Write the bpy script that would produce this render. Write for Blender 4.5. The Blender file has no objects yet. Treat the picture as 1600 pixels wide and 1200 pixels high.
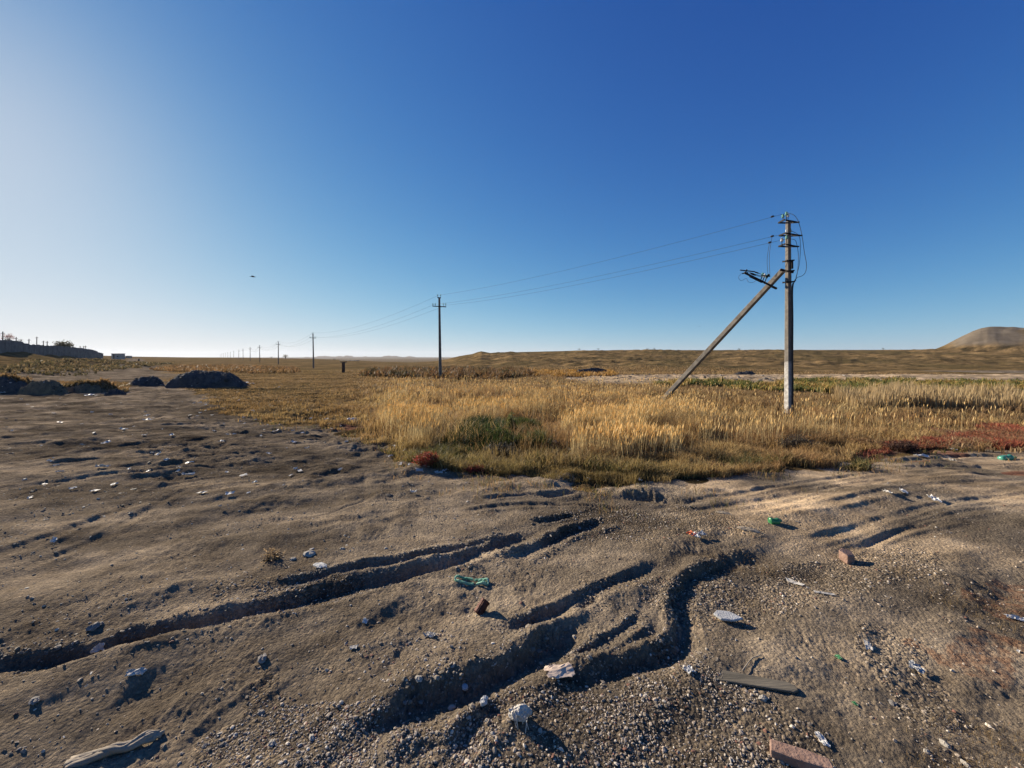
import bpy, math, random
import numpy as np
from mathutils import Vector
C = bpy.context.scene
col = C.collection
R = math.radians
rng = np.random.default_rng(7)
random.seed(7)

# ------------------------------------------------------------------ camera
F, HY, CX, EYE = 620.0, 557.0, 800.0, 1.65
cd = bpy.data.cameras.new('camera'); cam = bpy.data.objects.new('camera', cd); col.objects.link(cam)
cam.location = (0, 0, EYE); cam.rotation_euler = (R(90), 0, 0)
cd.sensor_fit = 'HORIZONTAL'; cd.sensor_width = 36; cd.lens = 36*F/1600
cd.shift_y = -(600-HY)/1600; cd.clip_start = 0.05; cd.clip_end = 20000
C.camera = cam
# ------------------------------------------------------------------ sky and sun
SUN_AZ, SUN_EL = R(-54.8), R(20.5)
w = bpy.data.worlds.new('World'); C.world = w; w.use_nodes = True
nt = w.node_tree; nt.nodes.clear()
sky = nt.nodes.new('ShaderNodeTexSky'); sky.sky_type = 'NISHITA'; sky.sun_disc = False
sky.sun_elevation = SUN_EL; sky.sun_rotation = SUN_AZ
sky.altitude = 1500; sky.air_density = 0.7; sky.dust_density = 0.5; sky.ozone_density = 3
EXPO = 1.0
def vm(op, a, b):                     # the whole sky goes through one tone response, like a camera's
    x = nt.nodes.new('ShaderNodeVectorMath'); x.operation = op
    for i, v in enumerate((a, b)):
        if isinstance(v, tuple): x.inputs[i].default_value = v
        else: nt.links.new(v, x.inputs[i])
    return x.outputs[0]
s01 = vm('MULTIPLY', sky.outputs[0], (.1, .1, .1)); sx_ = nt.nodes.new('ShaderNodeSeparateXYZ'); nt.links.new(s01, sx_.inputs[0]); cx_ = nt.nodes.new('ShaderNodeCombineXYZ')
for i, p_ in enumerate((1.586, 1.343, .964)):
    q_ = nt.nodes.new('ShaderNodeMath'); q_.operation = 'POWER'; nt.links.new(sx_.outputs[i], q_.inputs[0]); q_.inputs[1].default_value = p_; nt.links.new(q_.outputs[0], cx_.inputs[i])
t_ = vm('MULTIPLY', cx_.outputs[0], (2.95, 2.95, 2.75)); hs = vm('MULTIPLY', vm('DIVIDE', t_, vm('ADD', t_, (1., 1., 1.))), (9.6, 9.8, 10.4))
bg = nt.nodes.new('ShaderNodeBackground'); bg.inputs['Strength'].default_value = 0.10/2**EXPO
wo = nt.nodes.new('ShaderNodeOutputWorld')
nt.links.new(hs, bg.inputs[0]); nt.links.new(bg.outputs[0], wo.inputs[0])
sl = bpy.data.lights.new('sun', 'SUN'); sl.energy = 5.0; sl.angle = R(0.55); sl.color = (1.0, 0.88, 0.70)
so = bpy.data.objects.new('sun', sl); col.objects.link(so)
sdir = Vector((math.sin(SUN_AZ)*math.cos(SUN_EL), math.cos(SUN_AZ)*math.cos(SUN_EL), math.sin(SUN_EL)))
so.rotation_euler = sdir.to_track_quat('Z', 'Y').to_euler(); so.location = (-40, 30, 40)
C.view_settings.view_transform = 'Standard'; C.view_settings.look = 'None'
C.view_settings.exposure = EXPO; C.view_settings.gamma = 1.0

# ------------------------------------------------------------------ noise
def _hash(ix, iy, seed):
    h = (ix.astype(np.int64)*374761393 + iy.astype(np.int64)*668265263 + seed*974634777) & 0xffffffff
    h = ((h ^ (h >> 13))*1274126177) & 0xffffffff
    return ((h ^ (h >> 16)) & 0xffff)/65536.0
def pn(x, y, seed=0):
    x = np.asarray(x, float); y = np.asarray(y, float)
    ix = np.floor(x); iy = np.floor(y); fx = x-ix; fy = y-iy
    ux = fx*fx*fx*(fx*(fx*6-15)+10); uy = fy*fy*fy*(fy*(fy*6-15)+10)
    def g(dx, dy):
        a = _hash(ix+dx, iy+dy, seed)*2*math.pi
        return np.cos(a)*(fx-dx) + np.sin(a)*(fy-dy)
    a = g(0,0)*(1-ux)+g(1,0)*ux; b = g(0,1)*(1-ux)+g(1,1)*ux
    return (a*(1-uy)+b*uy)*1.45
def fbm(x, y, s, o=4, seed=0, gain=0.5):
    t = 0; a = 1.0
    for k in range(o):
        t = t + a*pn(x*s*2**k+17.3*k, y*s*2**k-9.1*k, seed+k); a *= gain
    return t
def ss(a, b, x):
    t = np.clip((np.asarray(x, float)-a)/(b-a), 0, 1); return t*t*(3-2*t)

# ------------------------------------------------------------------ terrain height
SKYX = [-900,-300,0,100,160,200,300,400,480,520,560,600,640,680,700,720,738,746,752,758,766,800,850,900,1000,1200,1450,1900,2600]
SKYP = [556,556,556,556,555.5,557,558.5,559.3,560.5,562.0,564,566,567,565,561,556,553,550,548.6,550,551.3,550.5,549,547.6,546.8,546.6,546.2,546,546]
YCX = [-900, 300, 500, 600, 690, 730, 800, 2600]
YCV = [ 520, 520, 380, 260, 200, 165, 150, 150]
FTX = [-900, 500, 650, 720, 800, 900, 2600]
FTV = [ 110, 110, 100,  85,  66,  58,  52]
def macro(X, Y):
    Ys = np.maximum(Y, 0.5)
    px = np.clip(CX+F*X/Ys, -900, 2600)
    r = np.hypot(X, Y)
    z = -0.42*ss(4, 14, Y) - 0.12*ss(16, 40, Y) - 0.35*ss(40, 80, Y)
    z = z + 0.16*ss(-2.0, -9, X)*ss(3, 9, r)                # left side lies a little higher
    # hill line and fall behind it
    yc = np.interp(px, YCX, YCV); ft = np.interp(px, FTX, FTV)
    zc = EYE-(np.interp(px, SKYX, SKYP)-HY)/F*yc
    zc = zc + 0.0
    t = np.clip((Y-ft)/(yc-ft), 0, 1); s = t*t*(3-2*t)
    s = 0.5*s+0.5*np.power(t, 0.75)
    amp = ss(ft, ft+25, Y)*(1-ss(yc-8, yc+5, Y)) * ss(640, 760, px)
    z = z*(1-s) + zc*s + amp*(0.5*fbm(X, Y*.6, 0.05, 3, 31)-.5*np.abs(fbm(X, Y*.8, .07, 4, 5))+.22*fbm(X, Y, .35, 3, 6))
    fall = ss(yc*1.03, yc*2.6, Y)
    z = z*(1-fall) - 14*fall
    # round mound on the right of the embankment
    rad_ = np.hypot(X, Y); prof = np.interp(px, [1440,1460,1475,1490,1505,1520,1532,1545,1580,1620,1700,1850,2050], [0,.3,7,15,22.5,29.5,33.5,35.5,34,32.5,28,18,0])
    gul = 1+.03*fbm(X, Y, .07, 4, 77)
    z = z + prof/F*152*gul*np.clip(1-((rad_-236)/38)**2, 0, 1)*(Y > 60)
    # bank under the wall on the left
    u = (X+90)*0.794+(Y-70)*0.608        # distance across the wall line (inside is negative)
    along = -(X+90)*0.608+(Y-70)*0.794
    bank = ss(8, -9, u)*ss(-60, -20, along)*(1-ss(74, 100, along))
    z = z + bank*(3.9 + 0.25*fbm(X, Y, .12, 3, 9))
    bank2 = ss(26, 10, u)*ss(-60, -20, along)*(1-ss(20, 60, along))
    z = z + bank2*1.2*(1+.5*fbm(X, Y, .1, 3, 12))
    # raised dirt road on the far right side of the hollow
    rd = np.exp(-((Y-38-0.03*X)/6.0)**2)*ss(3, 14, X)
    z = z + 0.33*rd*(1+.35*fbm(X, Y, .5, 3, 4))
    # distant mountains
    mt = np.exp(-((Y-5200)/900)**2)*(ss(450, 520, px)*(1-ss(600, 690, px)))
    z = z + mt*(30*np.clip(0.2+fbm(px, Y*0+3, .035, 4, 3), 0, 2)+12)
    return z

def inv0(px, py):                     # picture point -> ground point on the smooth terrain
    z = 0.0
    for _ in range(6):
        Y = (EYE-z)*F/max(py-HY, 3.0); X = (px-CX)/F*Y; z = float(macro(np.array([X]), np.array([Y]))[0])
    return X, Y

RUTS = [  # (half width, depth, lip, points)
 (.100,.098,.020, [(-900,1100),(-500,1085),(-120,1052),(50,1030),(150,1012),(250,990),(400,955),(520,925),(620,900),(720,872),(800,845),(850,828)]),
 (.055,.055,.012, [(400,922),(480,905),(560,886),(650,868),(740,850),(810,830)]),
 (.080,.075,.020, [(790,882),(840,855),(900,830),(960,812)]),
 (.05,.05,.012, [(830,818),(865,812),(900,806)]),
 (.095,.095,.018, [(540,1180),(590,1150),(640,1125),(720,1090),(800,1050),(860,1018),(915,985)]),
 (.07,.07,.01, [(905,966),(945,942)]),
 (.06,.056,.010, [(770,1004),(830,980),(900,948),(960,918),(1045,880)]),
 (.070,.074,-.018, [(860,1092),(950,1062),(1010,1045),(1060,1022),(1072,980),(1060,940),(1085,908),(1130,888),(1180,868)]),
 (.04,.05,.012, [(890,1030),(960,1000),(1005,966)]),
 (.11,.095,.012, [(820,780),(900,768),(960,772),(1020,778),(1060,784),(1112,786)]),
 (.2,.07,.03, [(860,755),(960,757),(1060,752)]),
 (.06,.03,.010, [(700,800),(800,790),(900,790),(1010,800)]),
 (.06,.03,.010, [(740,780),(820,772),(900,775)]),
 (.055,.020,.008, [(1000,800),(1150,772),(1300,748),(1450,732),(1650,722)]),
 (.07,.020,.008, [(1050,806),(1200,780),(1400,750),(1650,738)]),
 (.06,.020,.008, [(1150,815),(1300,793),(1450,762),(1650,747)]),
 (.05,.014,.007, [(1250,852),(1350,822),(1480,788),(1650,768)]),
 (.04,.012,.006, [(1290,872),(1380,837),(1500,803),(1650,787)]),
 (.04,.020,.008, [(1330,862),(1400,832),(1500,812)]),
 (.10,.05,.015, [(1380,722),(1460,716),(1560,712),(1650,716)]),
 (.10,.045,.015, [(1400,732),(1500,728),(1650,735)]),
 (.11,.026,.010, [(-80,735),(150,703),(300,686),(470,668)]),
 (.09,.026,.010, [(-80,768),(120,747),(300,731),(470,722),(570,718)]),
 (.12,.035,.012, [(-50,692),(200,662),(300,630),(330,610)]),
 (.12,.035,.012, [(-60,664),(150,646),(250,618),(230,592)]),
 (.08,.024,.008, [(-60,890),(100,832),(200,792),(260,756),(400,740)]),
 (.06,.020,.006, [(-60,915),(130,853),(220,803),(290,767),(360,752)]),
 (.09,.055,.015, [(60,724),(120,720),(170,714)]),
 (.12,.05,.010, [(190,752),(240,744),(290,752)]),
 (.09,.010,.003, [(520,885),(555,820),(566,770),(568,740)]),
 (.09,.012,.004, [(590,870),(606,800),(614,740)]),
 (.07,.008,.003, [(640,860),(650,800),(656,745)]),
 (.07,.008,.003, [(400,830),(440,770),(450,740)]),
 (.06,.008,.003, [(100,1195),(180,1110),(250,1060)]),
 (.05,.010,.004, [(440,1200),(520,1130),(600,1060),(650,1010)]),
 (.05,.008,.003, [(250,1200),(360,1110),(470,1030)]),
 (.06,.03,.010, [(690,1200),(760,1140),(800,1100)]),
 (.2,.06,.02, [(520,700),(600,705),(660,712)]),
]
rr = random.Random(3)
for k in range(34):                   # faint older tracks over the left half and on the right road
    if k < 22:
        x0, y0 = rr.uniform(-50, 520), rr.uniform(612, 840); L = rr.uniform(90, 300); sl_ = rr.uniform(-.28, .02)*(y0-557)/160
        if x0+L > 300 and y0 < 680: L = 120; x0 = min(x0, 150)
    else:
        x0, y0 = rr.uniform(1050, 1450), rr.uniform(750, 900); L = rr.uniform(120, 320); sl_ = rr.uniform(-.3, -.12)
    RUTS.append((rr.uniform(.03, .09)*(1+ (760-min(760, y0))/120), rr.uniform(.006, .018)*(.4 if k >= 22 else 1), .004, [(x0, y0), (x0+L*.5, y0+sl_*L*.5+rr.uniform(-4, 4)), (x0+L, y0+sl_*L)]))

def catmull(P, n=6):
    P = [np.array(p, float) for p in P]; Q = [2*P[0]-P[1]]+P+[2*P[-1]-P[-2]]; out = []
    for i in range(1, len(Q)-2):
        for k in range(n):
            t = k/n; a, b, c, d = Q[i-1], Q[i], Q[i+1], Q[i+2]
            out.append(.5*((2*b)+(-a+c)*t+(2*a-5*b+4*c-d)*t*t+(-a+3*b-3*c+d)*t**3))
    out.append(P[-1]); return np.array(out)
RIDGES = [(.17,.045, [(-90,1130),(60,1085),(180,1042),(300,1010),(450,975),(600,945),(700,915)]), (.09,.020, [(740,1150),(860,1078),(960,1003),(1050,940),(1095,885)]),
          (.26,.045, [(1060,856),(1180,835),(1330,792),(1500,742)]), (.20,.03, [(1100,822),(1220,806),(1360,765)]), (.3,.04, [(620,1080),(760,1010),(900,930),(1020,865)])]
RDG = [(hw, h, catmull([inv0(*p) for p in pts])) for hw, h, pts in RIDGES]
RW = []
for hw, dp, lip, pts in RUTS:
    W = catmull([inv0(*p) for p in pts]); W = W[::-1] if W[-1,0] < W[0,0] else W; seg = np.hypot(*(W[1:]-W[:-1]).T); RW.append((hw, dp, lip, W, np.concatenate([[0], np.cumsum(seg)])))

def ruts(X, Y):
    z = np.zeros_like(X); trk = np.zeros_like(X)
    if len(X) > 50000:                # no ruts beyond the near ground
        k = (np.hypot(X, Y) < 45)&(Y > .5); z[k] = ruts_(X[k], Y[k]); return z
    return ruts_(X, Y)
def ruts_(X, Y):
    z = np.zeros_like(X)
    wn = fbm(X, Y, 3.0, 3, 51)
    wn2 = fbm(X, Y, 7.0, 4, 57, .6); wn3 = np.abs(fbm(X, Y, 24.0, 3, 58, .7))*2-.6
    for i, (hw, dp, lip, W, S) in enumerate(RW):
        m = 3.6*hw+.12
        k = np.nonzero((X > W[:,0].min()-m)&(X < W[:,0].max()+m)&(Y > W[:,1].min()-m)&(Y < W[:,1].max()+m))[0]
        if len(k) == 0: continue
        x, y = X[k], Y[k]; best = np.full(len(k), 1e9); bs = np.zeros(len(k)); sgn = np.zeros(len(k))
        for j in range(len(W)-1):
            a, b = W[j], W[j+1]; d = b-a; L2 = d@d
            if L2 < 1e-9: continue
            t = np.clip(((x-a[0])*d[0]+(y-a[1])*d[1])/L2, 0, 1)
            ex = x-a[0]-t*d[0]; ey = y-a[1]-t*d[1]; q = np.hypot(ex, ey); u = q < best
            best[u] = q[u]; bs[u] = (S[j]+t*math.sqrt(L2))[u]; sgn[u] = np.sign(d[0]*ey-d[1]*ex)[u]
        q = -sgn*best+(hw*(.50*wn[k]+.16*wn2[k])+.006*wn2[k]+.007*wn3[k])*min(1, .35+dp*7)
        tot = S[-1]; tp = np.minimum(np.clip(bs/(min(.20*tot, .5)+.5*hw), 0, 1), np.clip((tot-bs)/(min(.16*tot, .45)+.6*hw), 0, 1)); tp = tp*tp*(3-2*tp)
        tp = tp*(1+.45*pn(bs*1.5, i*7.1, 5))
        nw = hw*(1.55+.5*pn(bs*1.1, i*4.7, 9))
        c = np.minimum(ss(-hw*1.1, -hw*.25, q), np.clip((nw-q)/(nw+hw*.15), 0, 1)**1.15)
        l = (.7 if lip > 0 else 1.)*np.exp(-((q+hw*1.35)/(hw*.45))**2)+(lip > 0)*np.exp(-((q-nw*1.12)/(hw*.55))**2)
        z[k] += tp*(-.60*dp*c*(1+.22*wn2[k]+.10*wn3[k])+abs(lip)*l*(1+.5*wn[k]))
        stri = pn(best*sgn*70, bs*1.2, 60+i)*.0035*ss(hw*2.6, hw*1.0, best)*min(1, dp/.05)
        ribs = np.sin(bs*140+best*30)*.0030*ss(-.05, .35, pn(bs*1.1, i*3.3, 8))*ss(hw*1.5, hw*.7, best)
        z[k] += tp*(stri+ribs)
    for hw, h, W in RDG:
        k = np.nonzero((X > W[:,0].min()-3*hw)&(X < W[:,0].max()+3*hw)&(Y > W[:,1].min()-3*hw)&(Y < W[:,1].max()+3*hw))[0]
        if len(k) == 0: continue
        x, y = X[k], Y[k]; best = np.full(len(k), 1e9); n_ = len(W)-1
        for j in range(n_):
            a, b = W[j], W[j+1]; d = b-a; L2 = max(d@d, 1e-9); t = np.clip(((x-a[0])*d[0]+(y-a[1])*d[1])/L2, 0, 1); best = np.minimum(best, np.hypot(x-a[0]-t*d[0], y-a[1]-t*d[1]))
        z[k] += h*np.exp(-(best*(1+.3*wn[k])/hw)**2)
    return z

def dirt_detail(X, Y, veg):
    if len(X) > 50000:                # far vertices carry no fine relief
        k = np.hypot(X, Y) < 92; z = np.zeros_like(X); z[k] = dirt_detail_(X[k], Y[k], veg[k]); return z
    return dirt_detail_(X, Y, veg)
def dirt_detail_(X, Y, veg):
    r = np.hypot(X, Y)
    ca, sa = math.cos(R(28)), math.sin(R(28))
    U = X*ca+Y*sa; V = -X*sa+Y*ca
    fade = 1-ss(40, 90, r)
    sm = ss(.8, 2.5, X)*ss(2.7, 3.6, Y)*(1-ss(11, 14, Y))      # the driven-flat road on the right
    z = fade*(1-.45*sm)*(.035*fbm(U*.35, V, 1.1, 3, 21)+.018*fbm(U*.55, V, 3.3, 2, 23))
    z += fade*(1-.75*sm)*(.0025+.0055*ss(.0, .55, pn(X*.9, Y*.9, 41)))*fbm(X, Y, 9.0, 3, 25, .6)
    nr = 1-ss(5, 11, r)
    z += nr*.0020*(1+1.4*ss(0, .5, pn(X*1.6, Y*1.6, 43)))*fbm(X, Y, 38.0, 3, 27, .7)
    # left far dirt is churned
    ch = ss(.5, -2.5, X)*ss(4.0, 7, Y)*(1-ss(30, 50, Y))
    z += ch*(.045*fbm(X, Y*1.6, .9, 3, 29)+(.012+.028*ss(-.2, .4, pn(X*.5, Y*.5, 35)))*fbm(X*.7, Y, 3.4, 5, 30, .65))
    z += veg*.05*fbm(X, Y, 2.2, 3, 33)*fade
    ed = .5*(.12)*np.maximum(0, fbm(X, Y, 1.6, 3, 37))*ss(4.2, 5.2, Y)*(1-ss(9, 12, Y))*ss(-4, -2.5, X)*(1-ss(2.5, 5, X)); z += ed
    return z

# --- cover polygons, in picture points on the ground
def poly_world(pts): return [inv0(*p) for p in pts]
def in_poly(X, Y, P):
    ins = np.zeros(X.shape, bool); n = len(P)
    for i in range(n):
        x1, y1 = P[i]; x2, y2 = P[(i+1)%n]
        if y1 == y2: continue
        c = ((y1 > Y) != (y2 > Y)) & (X < (x2-x1)*(Y-y1)/(y2-y1)+x1); ins ^= c
    return ins
EDGE = [(258,600.5),(292,608),(330,622),(322,637),(380,650),(420,662),(480,664),(520,668),(560,684),(596,700),(618,716),(660,726),(720,732),(800,744),(880,752),
        (960,757),(1030,752),(1100,746),(1180,736),(1260,728),(1330,722),(1370,716),(1430,708),(1500,706),(1560,702),(1640,698),(1760,694),(2100,690)]
GE = poly_world(EDGE)
GRASS = GE + [(90, 40), (60, 60), (-40, 90), (-90, 110)] + [inv0(200, 570), inv0(236, 580)]
LEFTV = poly_world([(-400,610),(-300,592),(0,587),(60,585),(110,580),(150,574),(170,568),(150,563)]) + [(-260, 150), (-260, 40)]
PIXR = [(1330,716),(1400,702),(1450,686),(1520,676),(1760,670),(1760,704),(1560,700),(1480,704),(1420,716),(1370,722)]
RED = [poly_world(q) for q in (PIXR, [(1545,738),(1600,732),(1680,734),(1680,744),(1590,746)], [(505,668),(545,664),(590,668),(560,674)], [(640,712),(700,712),(760,736),(690,732)],
       [(1270,700),(1330,694),(1340,704),(1290,716)])]
REDP = [poly_world(q) for q in ([(1530,920),(1640,905),(1660,960),(1560,965)], [(1430,1000),(1530,985),(1590,1010),(1560,1035),(1460,1030)])]
GRAV = [poly_world(q) for q in ([(560,1200),(700,1130),(860,1085),(1060,1035),(1200,1090),(1290,1120),(1330,1240),(560,1260)],
        [(1180,900),(1400,850),(1480,865),(1470,900),(1330,930),(1210,960),(1150,930)], [(850,800),(960,795),(1110,795),(1200,835),(1050,845),(900,850)],
        [(1330,985),(1420,990),(1500,1110),(1440,1130),(1340,1030)], [(560,1200),(620,1130),(420,1050),(330,1130),(300,1200)], [(900,930),(1130,900),(1200,950),(1160,990),(1080,960)],
        [(340,920),(560,900),(560,940),(360,970)])]
def soft(X, Y, P, s=.0, n=.25, f=1.2, seed=0):
    A = np.array(P); e = 2*n; o = np.zeros(X.shape); k = np.nonzero((X > A[:,0].min()-e)&(X < A[:,0].max()+e)&(Y > A[:,1].min()-e)&(Y < A[:,1].max()+e))[0]
    if len(k):
        x, y = X[k], Y[k]; o[k] = in_poly(x+n*fbm(x, y, f, 3, 91+seed), y+n*fbm(x, y, f, 3, 97+seed), P)
    return o
def masks(X, Y):
    r = np.hypot(X, Y)
    sc = np.clip(r/12, .5, 3)
    veg = np.maximum(soft(X, Y, GRASS, n=.55, f=.9), soft(X, Y, LEFTV, n=.9, f=.4))
    road = np.exp(-((Y-38-0.03*X)/9.0)**6)*ss(2, 9, X)
    road = ss(.35, .6, road*(1+.5*fbm(X, Y, .2, 3, 8)))
    veg = veg*(1-road)
    veg = np.where(Y > 60, 1.0, veg)
    tr = np.abs(X+0.95*Y)                      # the dirt track runs on to the left horizon
    track = (1-ss(2.5, 6.5, tr+2.5*fbm(X, Y, .08, 3, 5)))*ss(25, 45, Y)*(1-ss(230, 330, Y))
    veg = veg*(1-track)
    red = np.zeros_like(X)
    for P in RED: red = np.maximum(red, soft(X, Y, P, n=.4, seed=3))
    redp = np.zeros_like(X)
    for P in REDP: redp = np.maximum(redp, soft(X, Y, P, n=.18, f=3, seed=5))
    gr = np.zeros_like(X)
    for P in GRAV: gr = np.maximum(gr, soft(X, Y, P, n=.14, f=3, seed=7))
    return veg, red, redp, gr
def height(X, Y):
    X = np.atleast_1d(np.asarray(X, float)); Y = np.atleast_1d(np.asarray(Y, float))
    veg = in_poly(X, Y, GRASS).astype(float)*.8
    return macro(X, Y)+ruts(X, Y)+dirt_detail(X, Y, veg)
def H(x, y): return float(height([x], [y])[0])
def gp(px, py):
    z = H(*inv0(px, py))
    for _ in range(4):
        Y = (EYE-z)*F/max(py-HY, 2.0); X = (px-CX)/F*Y; z = .5*z+.5*H(X, Y)
    return X, Y, H(X, Y)
def PW(px, py, Y): return Vector(((px-CX)/F*Y, Y, EYE-(py-HY)/F*Y))

# ------------------------------------------------------------------ mesh helpers
def np_mesh(name, V, faces, mat, colors=None, smooth=False, extra=None):
    me = bpy.data.meshes.new(name); n = len(V)
    me.vertices.add(n); me.vertices.foreach_set('co', np.ascontiguousarray(V, np.float32).ravel())
    k = faces.shape[1]; nf = len(faces)
    me.loops.add(nf*k); me.loops.foreach_set('vertex_index', np.ascontiguousarray(faces, np.int32).ravel())
    me.polygons.add(nf); me.polygons.foreach_set('loop_start', np.arange(0, nf*k, k, dtype=np.int32))
    me.polygons.foreach_set('use_smooth', np.full(nf, smooth, bool))
    me.update(calc_edges=True)
    for an, arr in ([('Col', colors)] if colors is not None else [])+(extra or []):
        a = me.color_attributes.new(an, 'FLOAT_COLOR', 'POINT')
        c = np.ones((n, 4), np.float32); c[:, :3] = arr; a.data.foreach_set('color', c.ravel())
    me.materials.append(mat)
    o = bpy.data.objects.new(name, me); col.objects.link(o); return o
def tag(o, label=None, cat=None, group=None, kind=None):
    if label: o['label'] = label
    if cat: o['category'] = cat
    if group: o['group'] = group
    if kind: o['kind'] = kind
    return o
def empty(name, loc, label, cat, group=None, rz=0):
    o = bpy.data.objects.new(name, None); col.objects.link(o); o.location = loc; o.rotation_euler = (0, 0, rz); o.empty_display_size = .1
    return tag(o, label, cat, group)
class MB:
    def __init__(s): s.v = []; s.f = []
    def add(s, V, Fc):
        b = len(s.v); s.v += [tuple(p) for p in V]; s.f += [tuple(i+b for i in f) for f in Fc]; return s
    def beam(s, a, b, wa, ha, wb=None, hb=None, up=Vector((0,0,1)), roll=0):
        a, b = Vector(a), Vector(b); wb = wa if wb is None else wb; hb = ha if hb is None else hb
        d = (b-a).normalized(); u = up if abs(d.dot(up)) < .98 else Vector((0,1,0))
        x = d.cross(u).normalized(); y = x.cross(d).normalized()
        if roll: x, y = x*math.cos(roll)+y*math.sin(roll), y*math.cos(roll)-x*math.sin(roll)
        V = [a+x*i*wa/2+y*j*ha/2 for i, j in ((-1,-1),(1,-1),(1,1),(-1,1))]+[b+x*i*wb/2+y*j*hb/2 for i, j in ((-1,-1),(1,-1),(1,1),(-1,1))]
        return s.add(V, [(3,2,1,0),(4,5,6,7),(0,1,5,4),(1,2,6,5),(2,3,7,6),(3,0,4,7)])
    def tube(s, pts, r, n=6, r2=None):
        pts = [Vector(p) for p in pts]; m = len(pts); V = []; Fc = []
        for i, p in enumerate(pts):
            d = (pts[min(i+1, m-1)]-pts[max(i-1, 0)]).normalized(); u = Vector((0,0,1)) if abs(d.z) < .9 else Vector((1,0,0))
            x = d.cross(u).normalized(); y = x.cross(d); q = r if r2 is None else r+(r2-r)*i/(m-1)
            V += [p+(x*math.cos(2*math.pi*k/n)+y*math.sin(2*math.pi*k/n))*q for k in range(n)]
        for i in range(m-1):
            for k in range(n): Fc.append((i*n+k, i*n+(k+1)%n, (i+1)*n+(k+1)%n, (i+1)*n+k))
        Fc += [tuple(range(n-1, -1, -1)), tuple((m-1)*n+k for k in range(n))]
        return s.add(V, Fc)
    def lathe(s, c, prof, n=10, axis=Vector((0,0,1))):
        c = Vector(c); z = Vector(axis).normalized(); x = z.cross(Vector((.3,1,.2))).normalized(); y = z.cross(x); V = []; Fc = []; m = len(prof)
        for r, h in prof: V += [c+z*h+(x*math.cos(2*math.pi*k/n)+y*math.sin(2*math.pi*k/n))*r for k in range(n)]
        for i in range(m-1):
            for k in range(n): Fc.append((i*n+k, i*n+(k+1)%n, (i+1)*n+(k+1)%n, (i+1)*n+k))
        Fc += [tuple(range(n-1, -1, -1)), tuple((m-1)*n+k for k in range(n))]
        return s.add(V, Fc)
    def build(s, name, mat, parent=None, smooth=False, bevel=0):
        me = bpy.data.meshes.new(name); org = Vector(parent.location) if parent else Vector((0,0,0))
        V = s.v
        if parent:
            iv = parent.matrix_basis.inverted(); V = [iv @ Vector(p) for p in V]
        me.from_pydata([tuple(p) for p in V], [], s.f); me.update(); me.materials.append(mat)
        if smooth: me.polygons.foreach_set('use_smooth', [True]*len(me.polygons))
        o = bpy.data.objects.new(name, me); col.objects.link(o)
        if parent: o.parent = parent
        if bevel:
            b = o.modifiers.new('bevel', 'BEVEL'); b.width = bevel; b.segments = 2; b.limit_method = 'ANGLE'
        return o
def rooted(o):                       # move a lone mesh's origin to its base centre
    me = o.data; co = np.empty(len(me.vertices)*3, np.float32); me.vertices.foreach_get('co', co); co = co.reshape(-1, 3)
    c = (co.max(0)+co.min(0))/2; c[2] = co[:,2].min(); co -= c; me.vertices.foreach_set('co', co.ravel()); o.location = [float(t) for t in c]; me.update(); return o

# ------------------------------------------------------------------ materials
def new_mat(name):
    m = bpy.data.materials.new(name); m.use_nodes = True; n = m.node_tree; n.nodes.clear(); return m, n
def N(n, t, **kw):
    x = n.nodes.new(t)
    for k, v in kw.items(): setattr(x, k, v)
    return x
def noisy(name, c1, c2, scale=8, rough=.85, bump=.3, bscale=None, dist=.01, metal=0, spec=.3, trans=0, stretch=None, detail=6):
    m, n = new_mat(name); L = n.links.new
    tc = N(n, 'ShaderNodeTexCoord'); mp = N(n, 'ShaderNodeMapping'); L(tc.outputs['Object'], mp.inputs[0])
    if stretch: mp.inputs['Scale'].default_value = stretch
    no = N(n, 'ShaderNodeTexNoise'); no.inputs['Scale'].default_value = scale; no.inputs['Detail'].default_value = detail; no.inputs['Roughness'].default_value = .65
    L(mp.outputs[0], no.inputs['Vector'])
    cr = N(n, 'ShaderNodeValToRGB'); e = cr.color_ramp.elements; e[0].position = .35; e[0].color = (*c1, 1); e[1].position = .66; e[1].color = (*c2, 1)
    L(no.outputs[0], cr.inputs[0])
    b2 = N(n, 'ShaderNodeTexNoise'); b2.inputs['Scale'].default_value = bscale or scale*4; b2.inputs['Detail'].default_value = 5; L(mp.outputs[0], b2.inputs['Vector'])
    bp = N(n, 'ShaderNodeBump'); bp.inputs['Strength'].default_value = bump; bp.inputs['Distance'].default_value = dist; L(b2.outputs[0], bp.inputs['Height'])
    p = N(n, 'ShaderNodeBsdfPrincipled'); p.inputs['Roughness'].default_value = rough; p.inputs['Metallic'].default_value = metal
    p.inputs['Specular IOR Level'].default_value = spec
    L(cr.outputs[0], p.inputs['Base Color']); L(bp.outputs[0], p.inputs['Normal'])
    o = N(n, 'ShaderNodeOutputMaterial')
    if trans:
        t = N(n, 'ShaderNodeBsdfTranslucent'); L(cr.outputs[0], t.inputs[0]); mx = N(n, 'ShaderNodeMixShader'); mx.inputs[0].default_value = trans
        L(p.outputs[0], mx.inputs[1]); L(t.outputs[0], mx.inputs[2]); L(mx.outputs[0], o.inputs[0])
    else: L(p.outputs[0], o.inputs[0])
    return m
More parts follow.
